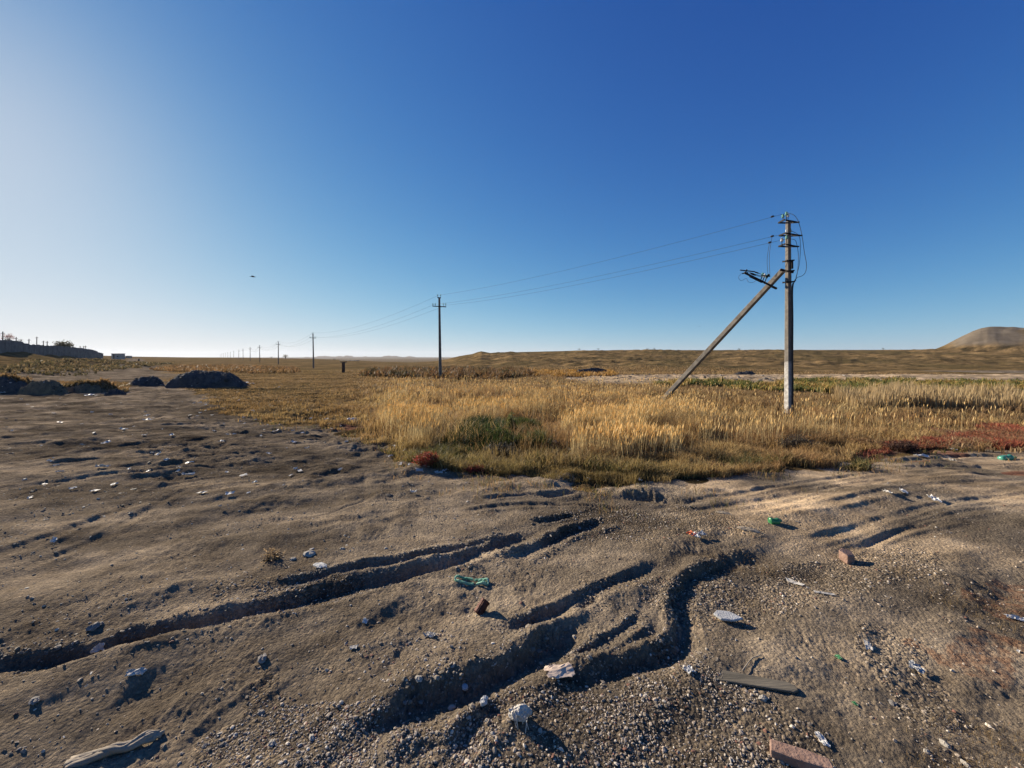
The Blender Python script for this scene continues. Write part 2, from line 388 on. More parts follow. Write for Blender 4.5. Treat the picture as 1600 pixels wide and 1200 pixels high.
def leaf_mat(name, trans=.45, rough=.6, noise=.35):
    m, n = new_mat(name); L = n.links.new
    at = N(n, 'ShaderNodeVertexColor', layer_name='Col')
    d = N(n, 'ShaderNodeBsdfPrincipled'); d.inputs['Roughness'].default_value = rough; d.inputs['Specular IOR Level'].default_value = .25; L(at.outputs[0], d.inputs['Base Color'])
    t = N(n, 'ShaderNodeBsdfTranslucent'); L(at.outputs[0], t.inputs[0]); mx = N(n, 'ShaderNodeMixShader'); mx.inputs[0].default_value = trans
    o = N(n, 'ShaderNodeOutputMaterial'); L(d.outputs[0], mx.inputs[1]); L(t.outputs[0], mx.inputs[2]); L(mx.outputs[0], o.inputs[0]); return m

def ground_material():
    m, n = new_mat('ground'); L = n.links.new
    tc = N(n, 'ShaderNodeTexCoord'); O = tc.outputs['Object']
    mk = N(n, 'ShaderNodeVertexColor', layer_name='cover'); sp = N(n, 'ShaderNodeSeparateColor'); L(mk.outputs[0], sp.inputs[0])
    mk2 = N(n, 'ShaderNodeVertexColor', layer_name='cover2'); sp2 = N(n, 'ShaderNodeSeparateColor'); L(mk2.outputs[0], sp2.inputs[0])
    def noise(scale, det=5, ro=.6, st=None, rot=0):
        x = N(n, 'ShaderNodeTexNoise'); x.inputs['Scale'].default_value = scale; x.inputs['Detail'].default_value = det; x.inputs['Roughness'].default_value = ro
        if st:
            mp = N(n, 'ShaderNodeMapping'); mp.inputs['Scale'].default_value = st; mp.inputs['Rotation'].default_value = (0, 0, rot); L(O, mp.inputs[0]); L(mp.outputs[0], x.inputs['Vector'])
        else: L(O, x.inputs['Vector'])
        return x.outputs[0]
    def ramp(f, *st):
        r = N(n, 'ShaderNodeValToRGB'); el = r.color_ramp.elements
        while len(el) < len(st): el.new(.5)
        for e, (p, c) in zip(el, st): e.position = p; e.color = (*c, 1) if len(c) == 3 else c
        L(f, r.inputs[0]); return r.outputs[0]
    def mix(f, a, b, mode='MIX'):
        x = N(n, 'ShaderNodeMix', data_type='RGBA', blend_type=mode)
        if isinstance(f, (int, float)): x.inputs[0].default_value = f
        else: L(f, x.inputs[0])
        for s, v in ((6, a), (7, b)):
            if isinstance(v, tuple): x.inputs[s].default_value = (*v, 1)
            else: L(v, x.inputs[s])
        return x.outputs[2]
    def mul(a, b, op='MULTIPLY'):
        x = N(n, 'ShaderNodeMath', operation=op)
        for s, v in ((0, a), (1, b)):
            if isinstance(v, (int, float)): x.inputs[s].default_value = v
            else: L(v, x.inputs[s])
        return x.outputs[0]
    dirt = ramp(noise(.55, 7, .62, (1, 1.9, 1), R(-28)), (.34, (.100, .086, .071)), (.45, (.168, .144, .117)), (.53, (.235, .200, .160)), (.64, (.370, .310, .240)))
    dirt = mix(ramp(noise(3.2, 6, .7), (.42, (0, 0, 0)), (.72, (1, 1, 1))), dirt, mix(1, dirt, (.62, .60, .58), 'MULTIPLY'))
    # crumbs and pebbles
    vo = N(n, 'ShaderNodeTexVoronoi'); vo.inputs['Scale'].default_value = 62; L(O, vo.inputs['Vector'])
    vs = N(n, 'ShaderNodeSeparateColor'); L(vo.outputs['Color'], vs.inputs[0])
    peb = ramp(vs.outputs[0], (.0, (.55, .55, .56)), (.5, (.92, .92, .92)), (.88, (1.12, 1.10, 1.06)), (.98, (1.9, 1.8, 1.65)))
    g = mul(sp.outputs[2], .6); g = mul(g, .4, 'ADD')
    dirt = mix(g, dirt, mix(1, dirt, peb, 'MULTIPLY'))
    dirt = mix(1, dirt, (1.04, .98, .89), 'MULTIPLY')
    dirt = mix(1, dirt, ramp(noise(55, 4, .75), (.3, (.72, .72, .72)), (.7, (1.22, 1.21, 1.2))), 'MULTIPLY')
    dirt = mix(mul(sp2.outputs[1], .8), dirt, mix(1, dirt, (2.15, 2.0, 1.78), 'MULTIPLY'))
    # vegetation litter colour, contrast widened to stand in for lit and shaded hummocks
    vg = ramp(noise(.16, 8, .68, (1, 2.2, 1)), (.34, (.060, .046, .026)), (.43, (.125, .088, .046)), (.52, (.215, .142, .070)), (.64, (.38, .25, .12)))
    vg = mix(ramp(noise(1.1, 6, .75, (1, 1.6, 1)), (.40, (0, 0, 0)), (.66, (1, 1, 1))), vg, mix(1, vg, (.55, .56, .50), 'MULTIPLY'))
    vg = mix(ramp(noise(.045, 5, .6), (.46, (0, 0, 0)), (.62, (.7, .7, .7))), vg, (.105, .080, .038))
    c = mix(sp.outputs[0], dirt, vg)
    rd = ramp(noise(2.5, 6, .7), (.35, (.11, .07, .05)), (.5, (.18, .085, .055)), (.65, (.24, .17, .12)))
    c = mix(sp.outputs[1], c, rd)
    rp = ramp(noise(14, 5, .7), (.38, (0, 0, 0)), (.58, (.8, .8, .8)))
    c = mix(mul(mul(sp2.outputs[0], rp), .8), c, (.21, .10, .055))
    # bare rubble colour of the mound
    c = mix(sp2.outputs[2], c, ramp(noise(.22, 6, .7), (.35, (.135, .108, .080)), (.65, (.20, .165, .125))))
    # bump
    h1 = mul(noise(42, 5, .75), 1.2); vo2 = N(n, 'ShaderNodeTexVoronoi'); vo2.inputs['Scale'].default_value = 62; L(O, vo2.inputs['Vector'])
    hv = mul(mul(vo2.outputs['Distance'], -1.0), mul(mul(sp.outputs[2], .6), .5, 'ADD'), 'MULTIPLY')
    hh = mul(h1, hv, 'ADD')
    bp = N(n, 'ShaderNodeBump'); bp.inputs['Strength'].default_value = .9; bp.inputs['Distance'].default_value = .018; L(hh, bp.inputs['Height'])
    h3 = noise(1.8, 8, .75, (1, 1.5, 1)); bp2 = N(n, 'ShaderNodeBump'); bp2.inputs['Strength'].default_value = .8; L(h3, bp2.inputs['Height'])
    L(mul(sp.outputs[0], .35), bp2.inputs['Distance']); L(bp.outputs[0], bp2.inputs['Normal'])
    mk3 = N(n, 'ShaderNodeVertexColor', layer_name='cover3'); sp3 = N(n, 'ShaderNodeSeparateColor'); L(mk3.outputs[0], sp3.inputs[0])
    h4 = noise(9, 6, .72, (.55, 1, 1), R(-12)); bp3 = N(n, 'ShaderNodeBump'); bp3.inputs['Strength'].default_value = .9; L(h4, bp3.inputs['Height']); L(mul(sp3.outputs[0], .17), bp3.inputs['Distance']); L(bp2.outputs[0], bp3.inputs['Normal'])
    c = mix(mul(sp3.outputs[0], ramp(noise(2.4, 7, .75, (.5, 1.6, 1), R(-8)), (.42, (0, 0, 0)), (.60, (1, 1, 1)))), c, mix(1, c, (.60, .60, .62), 'MULTIPLY'))
    c = mix(mul(sp3.outputs[0], ramp(noise(5.5, 6, .75, (.4, 1.5, 1), R(-8)), (.58, (0, 0, 0)), (.68, (.8, .8, .8)))), c, mix(1, c, (1.45, 1.45, 1.42), 'MULTIPLY'))
    p = N(n, 'ShaderNodeBsdfPrincipled'); p.inputs['Roughness'].default_value = 1; p.inputs['Specular IOR Level'].default_value = 0
    L(c, p.inputs['Base Color']); L(bp3.outputs[0], p.inputs['Normal'])
    o = N(n, 'ShaderNodeOutputMaterial'); L(p.outputs[0], o.inputs[0]); return m

M_ground = ground_material()
# ------------------------------------------------------------------ ground sheet
def build_ground():
    rs = [0.0, .3, .6, .9, 1.15]; k = rs[-1]
    while k < 14: k *= 1.0046; rs.append(k)
    while k < 100: k *= 1.0085; rs.append(k)
    while k < 600: k *= 1.02; rs.append(k)
    while k < 9500: k *= 1.07; rs.append(k)
    rs = np.array(rs)
    a = np.concatenate([np.arange(-64, 64, .135), np.arange(64, 296, 4.0)]); a = np.radians(a)
    Rr, A = np.meshgrid(rs, a, indexing='ij'); X = (Rr*np.sin(A)).ravel(); Y = (Rr*np.cos(A)).ravel()
    veg, red, redp, gr = masks(X, Y)
    Z = macro(X, Y)+ruts(X, Y)+dirt_detail(X, Y, in_poly(X, Y, GRASS).astype(float)*.8)
    nr, na = len(rs), len(a)
    i = np.arange(nr-1)[:, None]; j = np.arange(na)[None, :]; jn = (j+1) % na
    Fc = np.stack([i*na+j, i*na+jn, (i+1)*na+jn, (i+1)*na+j], -1).reshape(-1, 4)[:, ::-1]
    mx, my = (1562-CX)/F*142, 142.0
    pq = CX+F*X/np.maximum(Y, 1)
    rub = ss(1462, 1500, pq+14*fbm(X, Y, .06, 3, 66))*(1-ss(1585, 1625, pq+30*fbm(X, Y, .05, 3, 61)-1.1*(Z-6)))*ss(5.0, 6.2, Z+.8*fbm(X, Y, .1, 3, 6))
    pale = ss(-.35, .35, fbm(X, Y, .5, 4, 71))*ss(.8, 3.0, X)*ss(2.9, 3.9, Y)*(Y < 14)
    pale = np.maximum(pale, 1.0*np.exp(-((Y-38-0.03*X)/9.0)**4)*ss(2, 9, X))
    chn = ss(.8, -2.5, X)*ss(3.6, 6.5, Y)*(1-veg)*(.35+.65*ss(-.3, .4, pn(X*.4, Y*.4, 35)))
    c1 = np.stack([veg, red, gr], -1); c2 = np.stack([redp, pale, rub], -1)
    o = np_mesh('ground', np.stack([X, Y, Z], -1), Fc, M_ground, None, True, [('cover', c1), ('cover2', c2), ('cover3', np.stack([chn, chn*0, chn*0], -1))])
    tag(o, kind='structure'); return o
build_ground()

# ------------------------------------------------------------------ grasses
M_grass = leaf_mat('dry_blades', .45); M_head = leaf_mat('seed_heads', .5); M_green = leaf_mat('green_blades', .45)
def scatter(n, r0, r1, seed, a0=-57, a1=57, power=0.0):
    g = np.random.default_rng(seed); u = g.random(n)
    if power == 0: r = r0*(r1/r0)**u
    else: r = (r0**power+u*(r1**power-r0**power))**(1/power)
    a = np.radians(g.uniform(a0, a1, n)); return r*np.sin(a), r*np.cos(a), r, g
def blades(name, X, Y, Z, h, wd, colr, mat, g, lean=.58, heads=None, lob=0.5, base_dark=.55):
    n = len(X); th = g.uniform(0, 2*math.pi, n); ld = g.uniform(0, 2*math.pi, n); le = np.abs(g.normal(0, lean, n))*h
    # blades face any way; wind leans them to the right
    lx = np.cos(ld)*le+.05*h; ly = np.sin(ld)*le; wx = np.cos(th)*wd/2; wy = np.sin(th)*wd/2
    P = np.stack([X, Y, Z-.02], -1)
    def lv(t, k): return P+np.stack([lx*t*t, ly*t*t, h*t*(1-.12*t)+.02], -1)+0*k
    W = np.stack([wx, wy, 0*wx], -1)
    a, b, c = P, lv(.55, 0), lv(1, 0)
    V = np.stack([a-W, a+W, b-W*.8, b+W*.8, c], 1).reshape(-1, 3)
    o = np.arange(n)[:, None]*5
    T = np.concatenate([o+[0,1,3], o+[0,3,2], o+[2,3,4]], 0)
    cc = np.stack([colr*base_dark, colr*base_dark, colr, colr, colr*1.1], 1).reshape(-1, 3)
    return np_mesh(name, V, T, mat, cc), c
GOLD = np.array([.60,.415,.17]); TAN = np.array([.37,.225,.095]); OLIVE = np.array([.150,.135,.045]); BRN = np.array([.20,.115,.050]); STRAW = np.array([.86,.66,.33])
def pxof(X, Y): return CX+F*X/Y
def gdist(X, Y):                      # rough distance behind the front edge of the field
    E = np.array(GE); ey = np.interp(pxof(X, Y), [p[0] for p in EDGE], E[:, 1]); return Y-ey
# main dry field
X, Y, r, g = scatter(640000, 5.0, 75, 11, power=-.35)
k = in_poly(X+.55*fbm(X, Y, 1.1, 3, 91), Y+.55*fbm(X, Y, 1.1, 3, 97), GRASS)
CLR = poly_world([(672,722),(680,690),(720,668),(800,660),(870,676),(905,705),(880,722),(780,730)])
k &= ~(in_poly(X+.1*fbm(X, Y, 3, 2, 1), Y, CLR)&(rng.random(len(X)) < .8))
X, Y, r = X[k], Y[k], r[k]
veg, red, _, _ = masks(X, Y); dd = gdist(X, Y); px = pxof(X, Y)
dens = ss(-.55, .25, fbm(X, Y, .55, 3, 101))*.75+.3
dens *= np.where(px < 640, .75, 1)
pole_clear = ((np.abs(pxof(X, Y)-1232) < 26)&(Y > 11.8)&(Y < 15.2))|((np.abs(pxof(X, Y)-1036) < 22)&(Y > 17)&(Y < 21))      # trodden ground round the foot of the pole
k = (red < .5)&((veg > .35)|(Y < 25))&(g.random(len(X)) < dens)&~(pole_clear&(g.random(len(X)) < .85))
X, Y, r, dd, px = X[k], Y[k], r[k], dd[k], px[k]
hn = (.45+.9*np.clip(.5+.9*fbm(X, Y, .35, 3, 105), 0, 1))*(.65+.7*np.clip(.5+1.0*fbm(X, Y, 1.4, 3, 107), 0, 1))
tall = ss(.3, 2.6, dd)*ss(520, 640, px)*(1-.55*ss(1080, 1230, px))
h = (.15+.27*tall)*hn*g.uniform(.6, 1.25, len(X))*(1-.45*ss(16, 30, r))
h *= (1-.4*ss(640, 420, px))
f1 = np.clip(.5+1.1*fbm(X, Y, .45, 4, 111), 0, 1); f2 = np.clip(.5+1.3*fbm(X, Y, .22, 3, 115), 0, 1); rn = g.random(len(X))
front = (1-ss(.2, 2.2, dd))*ss(560, 640, px)*(1-ss(980, 1120, px))
cc = TAN[None]*(1-f1[:, None])+GOLD[None]*f1[:, None]*.85
cc = np.where((rn < .25)[:, None], BRN[None]*1.1, cc)
cc = cc*(1-(.55*f2*(1-f1))[:, None])+BRN[None]*(.55*f2*(1-f1))[:, None]
cc = cc*(1-.55*front[:, None])+OLIVE[None]*.55*front[:, None]
lo = ss(640, 500, px)*.55; cc = cc*(1-lo[:, None])+np.array([.17,.11,.042])[None]*lo[:, None]
fb = ss(15, 26, r)*.5; cc = cc*(1-fb[:, None])+np.array([.24,.155,.078])[None]*fb[:, None]
cc = cc*.98*g.uniform(.6, 1.35, (len(X), 1))*(.8+.4*np.clip(.5+fbm(X, Y, 2.2, 2, 119), 0, 1))[:, None]
np_ = np.hypot(X-10.25, Y-14.7) < .0
Z = height(X, Y); wd = np.maximum(.0035, r*.00105)*g.uniform(.7, 1.4, len(X))
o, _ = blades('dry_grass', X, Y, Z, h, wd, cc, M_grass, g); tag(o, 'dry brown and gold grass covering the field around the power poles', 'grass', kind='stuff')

# feathery seed heads
def heads(name, X, Y, Z, h, L, wdt, colr, mat, g, label):
    n = len(X); ld = g.uniform(0, 2*math.pi, n); le = np.abs(g.normal(0, .22, n))*h
    dx = np.cos(ld)*le+.06*h; dy = np.sin(ld)*le; B = np.stack([X, Y, Z], -1); T = B+np.stack([dx, dy, h], -1)
    D = T-B; D = D/np.linalg.norm(D, axis=1)[:, None]; D[:, 0] += .10; th = g.uniform(0, 6.28, n)
    U = np.stack([np.cos(th), np.sin(th), 0*th], -1); Vv = np.cross(D, U)
    parts = []
    S = U*np.maximum(.0022, wdt*.14)[:, None]
    parts += [B-S, B+S, T+S, T-S]
    for t, q in ((.02, .25), (.35, 1.0), (.75, .62)):
        c = T+D*(L*t)[:, None]
        for k in range(3):
            a = 2*math.pi*k/3; parts.append(c+(U*math.cos(a)+Vv*math.sin(a))*(wdt*q/2)[:, None])
    parts.append(T+D*L[:, None])
    V = np.stack(parts, 1); m = V.shape[1]; V = V.reshape(-1, 3); o = np.arange(n)[:, None]*m; fs = [(0,1,2),(0,2,3)]
    for s in (4, 7):
        for k in range(3): a, b = s+k, s+(k+1)%3; fs += [(a, b, b+3), (a, b+3, a+3)]
    for k in range(3): fs.append((10+k, 10+(k+1)%3, 13))
    Fc = np.concatenate([o+list(f) for f in fs], 0)
    c = np.repeat(colr[:, None, :], m, 1); c[:, :4] *= .65; ob = np_mesh(name, V, Fc, mat, c.reshape(-1, 3))
    return tag(ob, label, 'grass', kind='stuff')
X, Y, r, g = scatter(120000, 6.0, 34, 21, -22, 57, power=-.4)
px = pxof(X, Y); dd = gdist(X, Y)
pr = ss(.15, .85, .32+1.1*fbm(X, Y, .5, 3, 121)+.8*fbm(X, Y, 1.7, 2, 125))
zone = ss(.9, 2.0, dd)*ss(580, 640, px)*(1-.86*ss(1010, 1180, px))*(1-.55*ss(15, 24, r))
k = in_poly(X, Y, GRASS)&(g.random(len(X)) < pr*zone*.75)&~in_poly(X, Y, CLR)
X, Y, r, px = X[k], Y[k], r[k], px[k]; Z = height(X, Y)
h = (.34+.22*np.clip(.5+fbm(X, Y, .35, 3, 105), 0, 1))*g.uniform(.75, 1.2, len(X))*(1-.25*ss(14, 26, r))
cc = (STRAW[None]*(.55+.6*g.random((len(X), 1))))
heads('feather_grass', X, Y, Z, h, g.uniform(.08, .15, len(X)), np.maximum(.012, r*.0011)*g.uniform(.8, 1.3, len(X)), cc, M_head, g, 'pale gold feathery seed heads standing above the dry field')

# pale reeds on the right edge
X, Y, r, g = scatter(46000, 13, 30, 31, 36, 57)
px = pxof(X, Y); k = in_poly(X, Y, poly_world([(1300,628),(1400,616),(1640,612),(1800,612),(1800,650),(1600,644),(1450,640),(1340,640)]))&(g.random(len(X)) < .8)
X, Y, r = X[k], Y[k], r[k]; Z = height(X, Y); f = g.random((len(X), 1))
cc = (np.array([.50,.37,.19])*f+np.array([.30,.21,.11])*(1-f)); h = g.uniform(.35, .95, len(X))*(.7+.5*np.clip(.5+fbm(X, Y, .8, 2, 7), 0, 1))
o, _ = blades('reed_bed', X, Y, Z, h, np.maximum(.01, r*.0016), cc, M_grass, g, lean=.12); tag(o, 'pale straw reeds standing tall at the right edge of the field', 'reeds', kind='stuff')

# low scrub belts: green and yellow in front of the dirt road, brown around the second pole
def belt(name, poly, n, hh, cols, seed, label, cat='scrub', w=.0028, lean=.5, raw=None):
    P = raw or poly_world(poly); A = np.array(P); g = np.random.default_rng(seed)
    X = g.uniform(A[:,0].min(), A[:,0].max(), n*3); Y = g.uniform(A[:,1].min(), A[:,1].max(), n*3); k = in_poly(X+.5*fbm(X, Y, .5, 2, seed), Y+.8*fbm(X, Y, .5, 2, seed+5), P)
    k &= g.random(len(X)) < ss(-.5, .2, fbm(X, Y, .45, 3, seed+9)); X, Y = X[k][:n], Y[k][:n]; r = np.hypot(X, Y); Z = height(X, Y)
    f = np.clip(.5+1.2*fbm(X, Y, .4, 3, seed+3)+g.normal(0, .25, len(X)), 0, .999); cs = np.array(cols); ci = (f*len(cs)).astype(int); cc = cs[ci]*g.uniform(.65, 1.3, (len(X), 1))
    h = g.uniform(hh[0], hh[1], len(X))*(.6+.8*np.clip(.5+fbm(X, Y, .6, 3, seed+3), 0, 1))
    o, _ = blades(name, X, Y, Z, h, np.maximum(.005, r*w)*g.uniform(.6, 1.4, len(X)), cc, M_green, g, lean=lean, base_dark=.5); return tag(o, label, cat, kind='stuff')
belt('yellow_scrub', [(1010,604),(1100,606),(1190,612),(1280,614),(1330,620),(1420,620),(1640,614),(1640,604),(1450,600),(1300,597),(1180,602),(1080,598)], 26000, (.2,.55),
     [(.10,.11,.03),(.16,.16,.04),(.30,.22,.06),(.36,.24,.08)], 41, 'yellow and green scrub belt in front of the far dirt road')
belt('brown_scrub', [(560,588),(620,592),(700,596),(780,594),(830,590),(830,582),(760,579),(660,579),(590,580)], 24000, (.3,.8), [(.075,.06,.03),(.12,.075,.035),(.17,.085,.04),(.20,.12,.05)], 43, 'dark brown scrub belt around the foot of the second power pole')
belt('orange_scrub', [(780,586),(870,590),(960,588),(960,582),(880,580),(800,580)], 9000, (.2,.5), [(.30,.16,.04),(.40,.22,.055),(.34,.20,.07)], 45, 'orange gold scrub patch beyond the middle of the field')
belt('russet_scrub', [(235,578),(300,582),(430,584),(470,582),(460,575),(380,572),(280,571)], 14000, (.2,.5), [(.13,.085,.04),(.19,.11,.05),(.22,.13,.06)], 47, 'low russet scrub behind the dark soil heaps on the left')
belt('bank_scrub', None, 22000, (.12,.45), [(.09,.07,.035),(.14,.10,.05),(.19,.135,.07),(.07,.06,.03)], 49, 'dry scrub on the slope below the left boundary wall', raw=[(-52,40),(-84,70),(-130,132),(-112,132),(-62,66),(-44,40)])
belt('red_glasswort', PIXR, 52000, (.05,.15), [(.22,.07,.045),(.35,.10,.055),(.38,.15,.07),(.16,.065,.04),(.34,.22,.11)], 51, 'red creeping plants carpeting the right edge of the field', 'ground cover', w=.002, lean=.9)
belt('red_glasswort', [(1540,738),(1600,732),(1720,734),(1700,746),(1590,746)], 5000, (.03,.09), [(.20,.05,.035),(.30,.08,.05)], 53, 'small red plant strip beside the right hand dirt road', 'ground cover', w=.002, lean=.9)
belt('green_grass', [(684,706),(705,684),(750,670),(810,664),(850,680),(840,704),(780,712),(730,718)], 14000, (.16,.40), [(.018,.034,.008),(.035,.055,.012),(.08,.085,.025)], 55, 'dark green grass tuft at the middle of the field edge', 'grass', w=.0016, lean=.4)  # dark greens, deepened further to paint the shade inside the tuft
belt('field_edge_grass', [(600,702),(660,724),(800,742),(960,755),(1100,745),(1330,720),(1320,712),(1100,730),(960,738),(800,722),(680,706)], 15000, (.06,.24), [(.11,.10,.035),(.20,.15,.055),(.36,.26,.10),(.24,.16,.07)], 57, 'short dry grass fringe along the edge of the dirt', 'grass', w=.0016, lean=.8)
# stray tufts thinning out on to the dirt
X, Y, r, g = scatter(160000, 4.2, 16, 63, -40, 57); dd = gdist(X, Y)
k = (dd < .35)&(dd > -1.6)&(g.random(len(X)) < np.exp(dd*1.6)*ss(.05, .5, fbm(X, Y, 1.5, 3, 133)+.25*fbm(X, Y, 6, 2, 135))*.8); X, Y, r = X[k], Y[k], r[k]; f = g.random((len(X), 1))
cc = np.where(f < .5, OLIVE*1.1, TAN*1.1)*g.uniform(.6, 1.4, (len(X), 1))
o, _ = blades('stray_grass', X, Y, height(X, Y), g.uniform(.02, .11, len(X)), np.maximum(.003, r*.001), cc, M_grass, g, lean=1.0); tag(o, 'stray dry tufts thinning out from the field on to the dirt', 'grass', kind='stuff')
belt('red_glasswort', [(1400,704),(1450,686),(1520,676),(1760,670),(1760,704),(1560,699),(1480,701)], 60000, (.07,.17), [(.26,.07,.045),(.40,.11,.06),(.42,.15,.07),(.19,.07,.04),(.32,.18,.09)], 52, 'bright rust red plant patch reaching the right edge behind the teal bottle', 'ground cover', w=.002, lean=.9)
# sparse dry weeds on the right foreground dirt
X, Y, r, g = scatter(26000, 1.7, 5.0, 61, 18, 57)
k = g.random(len(X)) < np.clip(ss(.0, .6, fbm(X, Y, 1.1, 3, 131))*ss(.7, 1.6, X)*.9, 0, 1); X, Y, r = X[k], Y[k], r[k]
f = g.random((len(X), 1)); cc = np.array([.34,.24,.11])*f+np.array([.13,.075,.04])*(1-f)
o, _ = blades('dry_weeds', X, Y, height(X, Y), g.uniform(.008, .035, len(X)), np.full(len(X), .0022), cc, M_grass, g, lean=1.6); tag(o, 'thin flattened dry weeds over the right foreground dirt', 'weeds', kind='stuff')

# ------------------------------------------------------------------ gravel
M_stone = leaf_mat('stones', 0.0, .8)
def stones(name, X, Y, Z, s, colr, g, label):
    t = (1+5**.5)/2; ico = np.array([(-1,t,0),(1,t,0),(-1,-t,0),(1,-t,0),(0,-1,t),(0,1,t),(0,-1,-t),(0,1,-t),(t,0,-1),(t,0,1),(-t,0,-1),(-t,0,1)], float)/1.9
    fc = np.array([(0,11,5),(0,5,1),(0,1,7),(0,7,10),(0,10,11),(1,5,9),(5,11,4),(11,10,2),(10,7,6),(7,1,8),(3,9,4),(3,4,2),(3,2,6),(3,6,8),(3,8,9),(4,9,5),(2,4,11),(6,2,10),(8,6,7),(9,8,1)])
    n = len(X); V = ico[None]*g.uniform(.7, 1.3, (n, 12, 1)); V = V*g.uniform(.55, 1.25, (n, 1, 3))*np.array([1, 1, .6])
    a = g.uniform(0, 6.28, n); ca, sa = np.cos(a)[:, None], np.sin(a)[:, None]; b = g.normal(0, .4, n); cb, sb = np.cos(b)[:, None], np.sin(b)[:, None]
    x, y, z = V[..., 0], V[..., 1], V[..., 2]; y, z = y*cb-z*sb, y*sb+z*cb; x, y = x*ca-y*sa, x*sa+y*ca
    V = np.stack([x, y, z], -1)*s[:, None, None]/2+np.stack([X, Y, Z+s*.04], -1)[:, None, :]
    Fc = (fc[None]+np.arange(n)[:, None, None]*12).reshape(-1, 3); c = np.repeat(colr[:, None, :], 12, 1).reshape(-1, 3)
    return tag(np_mesh(name, V.reshape(-1, 3), Fc, M_stone, c), label, 'gravel', kind='stuff')
X, Y, r, g = scatter(150000, 1.45, 9.0, 71, power=-.7)
_, _, _, gm = masks(X, Y); clump = ss(-.35, .45, fbm(X, Y, 2.6, 4, 143)); gm = gm*(.25+.75*clump); de = .05+.80*gm+.30*ss(.1, .7, fbm(X, Y, 1.3, 4, 141)); veg = in_poly(X, Y, GRASS)
k = (g.random(len(X)) < de)&~veg; X, Y, r, gm = X[k], Y[k], r[k], gm[k]
s = np.exp(g.normal(math.log(.0056), .55, len(X)))*(1+.16*(r-1.5)); s = np.clip(s, .003, .022)
f = g.random((len(X), 1)); cc = np.array([.27,.22,.17])*(.5+1.0*f); q = g.random(len(X)); cc = np.where((q < .15)[:, None], np.array([.50,.44,.36])*(.7+.5*f), cc); cc = np.where((q > .93)[:, None], np.array([.20,.10,.07]), cc)
stones('gravel', X, Y, height(X, Y), s, cc, g, 'grey and pale gravel scattered over the foreground dirt')
# crumbs broken from the rut banks
g = np.random.default_rng(77); PX = []; PY = []
for hw, dp, lip, W, S in RW[:13]:
    if dp < .05: continue
    n_ = int(S[-1]*(900 if S[-1] < 3 else 700)); t = g.random(n_)*S[-1]; x = np.interp(t, S, W[:,0]); y = np.interp(t, S, W[:,1]); dx = np.interp(t, S, np.gradient(W[:,0], S+np.arange(len(S))*1e-9)); dy = np.interp(t, S, np.gradient(W[:,1], S+np.arange(len(S))*1e-9)); L_ = np.hypot(dx, dy)+1e-9
    of = np.where(g.random(n_) < .55, g.normal(-1.0*hw, .35*hw, n_), g.normal(.9*hw, .9*hw, n_)); keep = g.random(n_) < ss(-.3, .4, fbm(x, y, 2.2, 3, 149))+.1
    PX.append((x+dy/L_*of)[keep]); PY.append((y-dx/L_*of)[keep])
X = np.concatenate(PX); Y = np.concatenate(PY); s = np.clip(np.exp(g.normal(math.log(.009), .55, len(X))), .004, .038); f = g.random((len(X), 1))
stones('crumbs', X, Y, height(X, Y)-s*.05, s, np.array([.20,.165,.125])*(.55+.8*f), g, 'crumbled soil lying along the banks of the ruts')
# clods thrown up by wheels all over the left dirt
X, Y, r, g = scatter(26000, 3.0, 30, 75, -56, 5, power=-.3)
k = ~in_poly(X, Y, GRASS)&(g.random(len(X)) < .05+.6*ss(.1, .7, fbm(X, Y, .55, 4, 147))); X, Y, r = X[k], Y[k], r[k]
s = np.clip(np.exp(g.normal(math.log(.011), .5, len(X)))*(.6+.12*r), .006, .08); q = g.random(len(X)); f = g.random((len(X), 1))
cc = np.where((q < .12)[:, None], np.array([.46,.42,.37])*(.6+.5*f), np.array([.13,.112,.092])*(.45+1.0*f))
stones('clods', X, Y, height(X, Y)-s*.12, s, cc, g, 'dark and pale clods strewn over the churned left dirt')
# loose stones on the far dirt road bank
X, Y, r, g = scatter(2600, 30, 45, 73, 8, 56); k = g.random(len(X)) < .5; X, Y = X[k], Y[k]; s = np.exp(g.normal(math.log(.13), .5, len(X)))
stones('rubble', X, Y, height(X, Y), s, np.array([.16,.14,.12])*g.uniform(.5, 1.7, (len(X), 1)), g, 'broken rubble strewn along the far dirt road')

